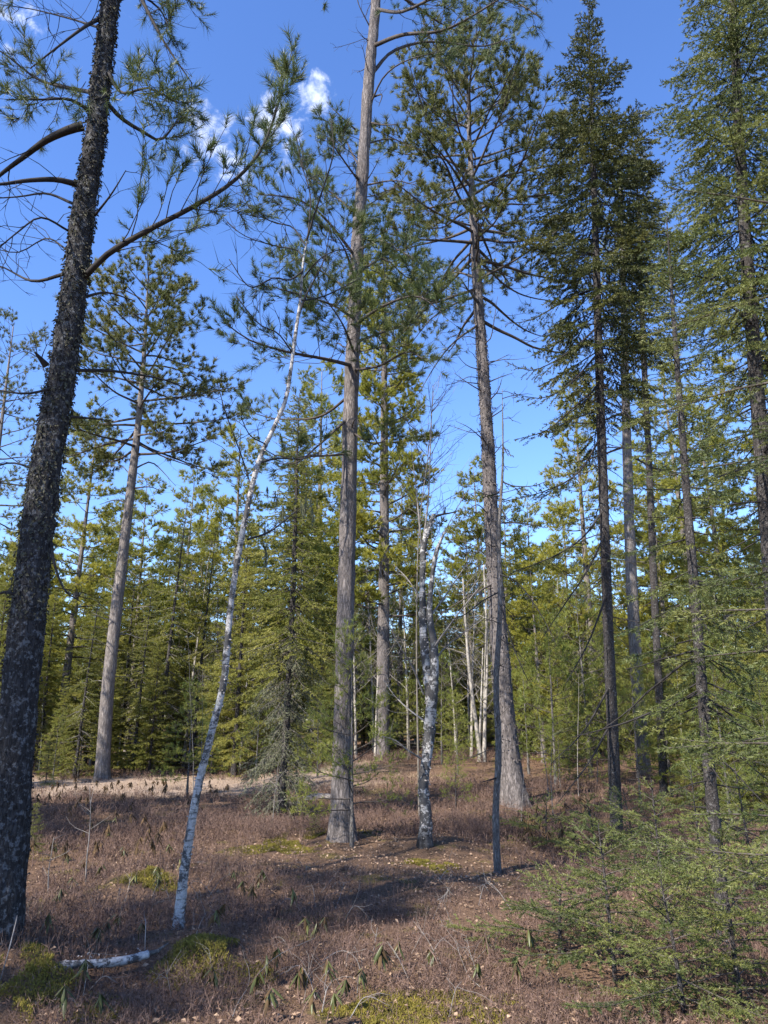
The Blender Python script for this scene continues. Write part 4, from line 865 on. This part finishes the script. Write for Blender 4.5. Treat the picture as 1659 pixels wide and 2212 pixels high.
# pale clump birches beyond the snag
base = np.array(W(1042, 1650, 23)); base[2] = float(terrain(base[0], base[1]))
tc_ = thing('birch_clump', base, 'clump of thin pale trunks in sun left of the tall pale pine', 'tree')
for pts, r in (([(1040, 1650), (1028, 1560), (1014, 1450), (1006, 1350), (1000, 1250)], .075), ([(1046, 1650), (1048, 1540), (1052, 1440), (1050, 1330), (1045, 1220)], .065), ([(1034, 1650), (1040, 1500), (1043, 1400)], .05)):
    P = [W(a, b_, 23) for a, b_ in pts]; P[0][2] = base[2] - .1; m = MB(); P = crom(P, 40); m.tube(P, np.linspace(r, r * .3, 40), 10, .008, (10, 10, 5)); m.build('trunk', M['pale_bark'], tc_, off=base)
    for k in range(7):
        p, T = at(P, rng.uniform(.45, .97)); add_bough(tc_, base, dead_bough(grow(p, azel(rng.uniform(0, 6.28), .7), rng.uniform(.6, 1.4), 5, .1, .3, .4), .012, 4, .4, 2, .2, 4, .5, .3, .2), M['grey_twig'], None)

# ------------------------------------------------------------------ low firs in the right foreground
def young_fir(x, y, H, lab, nbr, grp=None, Lmax=.8):
    base = np.array([x, y, float(terrain(x, y))]); root = thing('young_fir', base, lab, 'sapling', grp)
    lean = rng.normal(0, .06, 2); C = crom([base - UP * .04, base + np.array([lean[0] * H * .4, lean[1] * H * .4, H * .5]), base + np.array([lean[0] * H, lean[1] * H, H])], 50); R = np.linspace(.018, .004, 50)
    m = MB(); m.tube(C, R, 10, .002, (40, 40, 20)); m.build('trunk', M['spruce_bark'], root, off=base)
    nbr = int(nbr * .95)
    for k in range(nbr):
        f = .06 + .9 * (k + rng.random() * .5) / nbr; p, i = trunk_at(C, base[2] + H * f); L = (Lmax * (1 - f) ** .75 + .1) * rng.uniform(.4, 1.2)
        wd, nd, P = spruce_branch(p, k * 2.4 + rng.uniform(-.4, .4), -.05 + .6 * f + rng.normal(0, .12), L, .0045, .042, .44, .1, -.15, .3, -.03, 260, .019, .0034, flat=.5)
        br = wd.build('branch', M['branch'], root, off=base); nd.build('needles', M['near_needle'], br, smooth=False, off=base)
    return root
for dx, dy, H, nbr, lab in ((1330, 2120, .95, 34, 'waist-high young fir at the front of the green fir thicket'), (1440, 2010, 1.15, 36, 'young fir in the thicket left of the thin spruce stem'), (1600, 2170, 1.0, 34, 'young fir below the thin spruce stem, right end of the thicket'), (1380, 1900, .95, 26, 'young fir hiding the foot of the tall pointed spruce'), (1520, 1920, 1.2, 30, 'young fir behind the thin spruce stem'), (1180, 1830, .6, 18, 'knee-high fir sapling behind the thin dead pole'), (1640, 1980, 1.3, 30, 'young fir at the right of the thin spruce stem'), (1480, 2195, .7, 26, 'lowest fir bush of the thicket'), (1290, 1850, .7, 18, 'small fir sapling by the tall pointed spruce'), (1210, 2060, .5, 20, 'low fir sprig poking out of the heath at the thicket')):
    p = G(dx, dy); young_fir(p[0], p[1], H, lab, nbr)

# ------------------------------------------------------------------ heath, litter, moss (uncountable)
def scatter(n, x0, x1, y0, y1, dens):
    """rejection sampled ground points"""
    y = y0 + (y1 - y0) * rng.random(n) ** 1.25; half = .60 * y + .8; x = rng.uniform(-1, 1, n) * half; keep = rng.random(n) < dens(x, y); return x[keep], y[keep]
P3 = G(770, 1830); 
def bare_zone(x, y):
    a = np.exp(-(((x - P3[0]) / 2.6) ** 2 + ((y - P3[1] + .3) / 1.5) ** 2)); y0_ = 17.0 + 1.7 * sstep(-.5, 2, x); path = sstep(y0_, y0_ + .7, y) * (1 - sstep(22, 23, y)); c = np.exp(-(((x - .8) / 1.0) ** 2 + ((y - 8.2) / 1.3) ** 2)) * .7
    return np.clip(a * 1.1 + path * .8 + c, 0, 1)
def heath(n, hgt, nst, y0, y1, name, lab, w0):
    dens = lambda x, y: np.clip((1 - bare_zone(x, y)) * np.clip(3.2 * n2(x, y, 1.3, 13) - .5 - .35 * sstep(6.2, 4.5, y), .08, 1), .02, 1)
    x, y = scatter(n, 0, 0, y0, y1, dens); z = terrain(x, y); n = len(x); lg = G(218, 2125); hh = hgt * (.3 + 1.5 * n2(x, y, 1.9, 21)) * (.6 + .4 * sstep(4.2, 6, y)) * (1 - .45 * np.exp(-(((x - lg[0]) / .5) ** 2 + ((y - lg[1] + .1) / .22) ** 2))) * (1 - .3 * sstep(.2, -1.5, x) * sstep(13, 15.5, y))
    idx = np.repeat(np.arange(n), nst); m = MB(); k = len(idx)
    A = np.stack([x[idx] + rng.normal(0, .035, k), y[idx] + rng.normal(0, .035, k), z[idx] - .01], -1); D = nrm(np.stack([rng.normal(0, .42, k), rng.normal(0, .42, k), np.ones(k)], -1)); L = hh[idx] * rng.uniform(.4, 1.15, k)
    w = w0 * np.maximum(1, y[idx] / 6.0)
    m.blades(A, D, L, w)
    # side twigs
    for rep in range(2):
        t = rng.uniform(.35, .9, k)[:, None]; D2 = nrm(D + rng.normal(size=(k, 3)) * .85); m.blades(A + D * L[:, None] * t, D2, L * rng.uniform(.25, .55, k), w * .75)
    o = m.build(name, M['heath'], None, smooth=False); tag(o, lab, 'shrubs', kind='stuff')
    m = MB(); sel = rng.random(k) < (.42 if y0 < 5 else .25); kk = sel.sum(); t = rng.uniform(.5, 1, kk)[:, None]
    m.flakes(A[sel] + D[sel] * L[sel][:, None] * t, rng.normal(size=(kk, 3)), rng.normal(size=(kk, 3)), .026 * np.maximum(1, y[idx][sel] / 9), .010 * np.maximum(1, y[idx][sel] / 9)); m.build('leaves', M['heath_leaf'], o, smooth=False)['kind'] = 'stuff'
heath(23000, .165, 5, 3.0, 12, 'heath', 'purplish brown leafless heath twigs covering the forest floor', .0038)
heath(10500, .22, 6, 11, 19.0, 'heath', 'dense dark purple-brown heath band before the pale clearing', .0028)
heath(5000, .25, 7, 21.5, 30, 'heath', 'brown scrub along the foot of the far wood', .003)
n = 16000; y = rng.uniform(16.6, 23.5, n); x = rng.uniform(-.62, .10, n) * y; k = n2(x, y, 1.3, 55) > .42; x, y = x[k], y[k]; n = len(x)
m = MB(); m.blades(np.stack([x, y, terrain(x, y) - .01], -1), np.stack([rng.normal(0, .8, n), rng.normal(0, .8, n), np.full(n, .8)], -1), rng.uniform(.05, .17, n), rng.uniform(.006, .012, n))
tag(m.build('dry_grass', M['straw'], smooth=False), 'short straw-coloured dead grass on the pale clearing', 'grass', kind='stuff')
# dead leaf litter
x, y = scatter(36000, 0, 0, 2.8, 16, lambda x, y: np.clip(.22 + .8 * bare_zone(x, y) + .7 * (n2(x, y, .9, 31) - .4), .05, 1)); n = len(x); z = terrain(x, y) + rng.uniform(.003, .035, n)
m = MB(); m.flakes(np.stack([x, y, z], -1), np.stack([rng.normal(size=n), rng.normal(size=n), rng.normal(0, .35, n)], -1), np.stack([rng.normal(0, .5, n), rng.normal(0, .5, n), np.ones(n)], -1), rng.uniform(.02, .05, n), rng.uniform(.012, .034, n))
tag(m.build('leaf_litter', M['litter'], smooth=False), 'scattered dry tan and brown leaves on the ground', 'leaves', kind='stuff')
# moss cushions
for dx, dy, r, hh, lab in ((40, 2130, .42, .13, 'bright yellow-green moss mound at the foot of the black trunk'), (455, 2085, .38, .11, 'olive moss mound between the fallen birch piece and the heath'), (820, 2190, .35, .03, 'flat moss patch on the leafy ground in front'), (700, 1795, .7, .04, 'sunlit moss carpet around the centre pine'), (330, 1905, .32, .10, 'moss hummock left of the leaning birch'), (1000, 2180, .4, .03, 'thin moss patch below the leaf-strewn slope'), (930, 1870, .35, .05, 'moss pad in front of the broken snag'), (600, 1830, .6, .03, 'golden moss strip in the sunny patch left of the centre pine'), (180, 2190, .3, .03, 'low moss patch beside the drooping shrub leaves')):
    p = G(dx, dy); n = int(15000 * (r / .4) ** 1.6); a = rng.uniform(0, 6.28, n); q = np.sqrt(rng.random(n)) * r * (1 + .4 * np.sin(3 * a + dx) + .2 * np.sin(5 * a)); x = p[0] + np.cos(a) * q; y = p[1] + np.sin(a) * q; kp = n2(x, y, 5, 61) + .25 * n2(x, y, 17, 63) > .42 + .25 * (q / r) ** 2; x, y, q = x[kp], y[kp], q[kp]; n = len(x); nz_ = n2(x, y, 6, 41)
    z = terrain(x, y) + hh * np.clip(1 - (q / (1.3 * r)) ** 2, 0, 1) * (.35 + .9 * nz_) * rng.random(n) ** .4; m = MB(); m.blades(np.stack([x, y, z], -1) - UP * .012, np.stack([rng.normal(0, .6, n), rng.normal(0, .6, n), np.ones(n)], -1), rng.uniform(.008, .02, n), rng.uniform(.005, .009, n))
    tag(m.build('moss', M['moss'], smooth=False), lab, 'moss', kind='stuff')

# ------------------------------------------------------------------ shrubs with drooping leaves (countable ones)
def leaf_mesh(mat, name, ln=.065, wd=.015):
    m = MB(); t = np.linspace(0, 1, 6); wv = wd * np.sin(np.pi * np.clip(t * .92 + .06, 0, 1)) * .5; bend = -.35 * t ** 1.6 * ln
    Lf = np.stack([t * ln, wv, bend - wv * .5], -1); Md = np.stack([t * ln, 0 * t, bend], -1); Rt = np.stack([t * ln, -wv, bend - wv * .5], -1); V = np.stack([Lf, Md, Rt], 1).reshape(-1, 3)
    q = [];
    for k in range(5): q += [[3 * k, 3 * k + 1, 3 * k + 4, 3 * k + 3], [3 * k + 1, 3 * k + 2, 3 * k + 5, 3 * k + 4]]
    m.add(V, q); return m.mesh(name, mat)
LEAF = [leaf_mesh(M['shrub_leaf'], 'leaf', .062, .012), leaf_mesh(M['shrub_leaf'], 'leaf', .075, .014), leaf_mesh(M['shrub_dead_leaf'], 'leaf', .06, .014)]
def shrub(dx, dy, H, nl, dead=0.2, s=1.0, lab=None, grp=None):
    p = G(dx, dy); root = thing('leafy_shrub', p, lab, 'shrub', grp, rng.uniform(0, 6.28)); tip = np.array([rng.normal(0, .06), rng.normal(0, .06), H])
    m = MB(); S = crom([np.array([0, 0, -.03]), tip * .5 + rng.normal(0, .015, 3), tip], 10); m.tube(S, np.linspace(.0038, .0024, 10), 5); m.build('stem', M['heath'], root)
    for k in range(nl):
        q, T = at(S, rng.uniform(.72, 1.0)); o = bpy.data.objects.new('leaf', LEAF[2] if rng.random() < dead else LEAF[int(rng.integers(0, 2))]); col.objects.link(o); o.parent = root; o.location = tuple(q)
        o.rotation_euler = (rng.normal(0, .3), radians(rng.uniform(15, 62)), k * 2.4 + rng.normal(0, .3)); sc = s * 1.25 * rng.uniform(.75, 1.25); o.scale = (sc, sc, sc)
SG = ('low shrub with a whorl of narrow drooping evergreen leaves in the heath', 'drooping evergreen shrubs in the heath')
for dx, dy, H, s in ((165, 2135, .22, 1.25), (215, 2175, .17, 1.3), (130, 2185, .2, 1.2), (260, 1915, .24, 1.2), (240, 2000, .14, 1.1), (265, 1985, .14, 1.1), (130, 1925, .22, 1.1), (110, 1950, .2, 1.1), (540, 1940, .25, 1.2), (525, 1930, .22, 1.1), (640, 1960, .27, 1.2), (655, 2010, .2, 1.1), (670, 2020, .2, 1.2), (690, 1990, .15, 1.1), (835, 2095, .25, 1.35), (820, 2090, .2, 1.2), (880, 2080, .2, 1.1), (640, 2130, .2, 1.2), (590, 2080, .2, 1.2), (650, 2140, .2, 1.1), (720, 2160, .2, 1.1), (740, 2130, .22, 1.2), (780, 2140, .2, 1.1), (570, 2110, .2, 1.2), (700, 2190, .2, 1.2), (640, 2200, .2, 1.2), (1170, 2040, .2, 1.2), (1200, 2100, .2, 1.1), (1020, 2110, .18, 1.0), (960, 2090, .16, 1.0), (210, 1880, .2, 1.1), (170, 1870, .2, 1.1), (330, 1890, .2, 1.1), (345, 1905, .2, 1.1), (290, 1840, .22, 1.0), (240, 1800, .2, 1.0), (120, 1830, .22, 1.0), (150, 1850, .2, 1.0), (200, 1780, .22, 1.0), (260, 1770, .22, 1.0), (350, 1830, .2, 1.0), (440, 1990, .18, 1.1), (465, 1970, .18, 1.1), (560, 1910, .2, 1.1), (590, 1900, .2, 1.1), (505, 1890, .18, 1.0), (220, 2020, .16, 1.1), (100, 2010, .2, 1.1), (90, 1980, .2, 1.1), (300, 2020, .16, 1.0), (380, 1870, .2, 1.0), (480, 2130, .2, 1.2), (540, 2140, .18, 1.2), (560, 2185, .16, 1.2), (1120, 2120, .2, 1.1), (1060, 2060, .2, 1.0)):
    shrub(dx, dy + 30, H, int(rng.integers(9, 15)), .35, s * .85, *SG)
DG = ('low shrub with dark withered leaves hanging from its stem in the heath', 'withered shrubs in the heath')
for k in range(34):
    dx, dy = rng.uniform(60, 420), rng.uniform(1745, 1900); shrub(dx, dy, rng.uniform(.26, .40), int(rng.integers(7, 12)), 1.0, 1.2, *DG)
for k in range(34):
    dx, dy = rng.uniform(90, 520), rng.uniform(1712, 1735); shrub(dx, dy, rng.uniform(.2, .42), int(rng.integers(9, 15)), 1.0, 1.15, 'knee-high shrub with dark withered leaves along the edge of the pale clearing', 'withered shrubs at the clearing edge')
for k in range(26):
    dx, dy = rng.uniform(1130, 1300), rng.uniform(1770, 1870); shrub(dx, dy, rng.uniform(.3, .45), int(rng.integers(6, 10)), 1.0, 1.4, 'shrub with dark hanging leaves between the dead pole and the tall pointed spruce', 'dark-leaved shrubs by the pointed spruce')

# ------------------------------------------------------------------ fallen wood
def log():
    a, b_ = G(118, 2105), G(318, 2092); P = crom([a + UP * .05, .6 * a + .4 * b_ + UP * .045, .25 * a + .75 * b_ + UP * .055, b_ + UP * .085], 40); root = thing('birch_log', (a + b_) / 2, 'fallen white birch piece lying in the heath near the black trunk', 'log'); off = (a + b_) / 2
    m = MB(); m.tube(P, np.interp(np.linspace(0, 1, 40), [0, .1, .85, 1], [.018, .028, .028, .024]), 20, .006, (20, 20, 20)); bk = m.build('bark', M['log_bark'], root, off=off)
    m = MB(); d = nrm(P[-1] - P[-2]); m.tube(np.array([P[-1] - d * .02, P[-1] + d * .06, P[-1] + d * .13 + UP * .03]), [.017, .013, .004], 10, .006, (30, 30, 30)); m.build('broken_end', M['dead_bark'], root, off=off)
    n = 40; m = MB(); i2 = rng.integers(2, 38, n); m.flakes(P[i2] + rng.normal(0, .018, (n, 3)) + UP * .02, rng.normal(size=(n, 3)), np.tile(UP, (n, 1)), .016, .012); m.build('peeling_bark', M['birch_flake'], bk, smooth=False, off=off)['kind'] = 'stuff'
log()
def stick(pts, r, lab, grp=None, mat='grey_twig', name='fallen_twig'):
    P = [G(a, b_) + UP * h for a, b_, h in pts]; P = crom(P, 14); off = P[0]; m = MB(); m.tube(P - off, np.linspace(r, r * .35, 14), 6); root = thing(name, off, lab, 'twig', grp); m.build('stem', M[mat], root)
    for k in range(3):
        q, T = at(P, rng.uniform(.35, .9)); m = MB(); m.tube(grow(q - off, T + rng.normal(size=3) * .6, rng.uniform(.08, .25), 4, 0, 0, .4), np.linspace(r * .45, r * .2, 5), 4); m.build('side_twig', M[mat], root)
stick([(690, 2098, .05), (735, 2082, .08), (768, 2095, .07), (785, 2130, .02)], .0045, 'bleached forked dead twig arching over the brown heath')
stick([(500, 2212, .02), (520, 2180, .06), (590, 2130, .16), (680, 2105, .22)], .0035, 'long pale twig slanting across the moss in front')
stick([(0, 2125, .02), (25, 2070, .2), (38, 1990, .3)], .004, 'thin pale stem leaning against the black trunk')
for k in range(64):
    dx, dy = rng.uniform(60, 1150), rng.uniform(1900, 2205); a = rng.uniform(-60, 60); c = rng.uniform(-35, 15)
    stick([(dx, dy, .01), (dx + a * .5, dy + c * .5, rng.uniform(.04, .16)), (dx + a, dy + c, rng.uniform(.02, .2))], rng.uniform(.002, .0042), 'thin grey dead twig tangled in the heath', 'dead twigs tangled in the heath')
# standing bare stems
for k, (dx, dy, top) in enumerate(((186, 1905, 1690), (1125, 1800, 1660), (725, 1790, 1600), (590, 1790, 1640), (1185, 1720, 1500), (1290, 1700, 1540), (105, 1930, 1800), (1195, 1760, 1560), (1250, 1720, 1450), (430, 1720, 1440), (418, 1715, 1380))):
    p = G(dx, dy); H = W(dx, top, p[1])[2] - p[2]; root = thing('bare_sapling', p, 'upright leafless grey sapling stem standing in the heath', 'sapling', 'bare stems standing in the heath'); P = grow(-UP * .03, UP + rng.normal(size=3) * .05, H, 9, 0, .1, .12)
    m = MB(); m.tube(P, np.linspace(.006 + .002 * H, .002, 10), 6); m.build('stem', M['grey_twig'], root); m = MB()
    for q in range(7):
        c, T = at(P, rng.uniform(.3, .95)); m.tube(grow(c, azel(rng.uniform(0, 6.28), .5), rng.uniform(.1, .4) * min(H, 1.5), 4, 0, .2, .3), np.linspace(.003, .0012, 5), 4)
    m.build('side_twigs', M['grey_twig'], root)['kind'] = 'stuff'
# rocks on the rise
def rock(dx, dy, s, lab):
    p = G(dx, dy); m = MB(); th_ = np.linspace(0, 2 * pi, 20, endpoint=False); rings = np.linspace(0, 1, 9); V = []
    for q in rings:
        for a in th_:
            d = np.array([cos(a) * math.sqrt(max(1 - q * q, 0)) * s * 1.3, sin(a) * math.sqrt(max(1 - q * q, 0)) * s, q * s * .38 - .03]); V.append(d * (1 + .5 * (vnoise(d * 5 / s * .6 + dx) - .5)))
    i_ = np.arange(8)[:, None] * 20; j_ = np.arange(20)[None]; m.add(V, np.stack([i_ + j_, i_ + (j_ + 1) % 20, i_ + 20 + (j_ + 1) % 20, i_ + 20 + j_], -1).reshape(-1, 4)); o = m.build('rock', M['rock']); o.location = tuple(p); tag(o, lab, 'rock')
rock(690, 1722, .28, 'pale lichen-covered rock showing on the rise left of the centre pine')
rock(330, 1885, .10, 'small whitish stone on the moss hummock by the leaning birch')
rock(432, 1862, .10, 'pale stone just behind the leaning birch trunk')
rock(880, 1865, .05, 'little light stone on the dark ground before the snag')
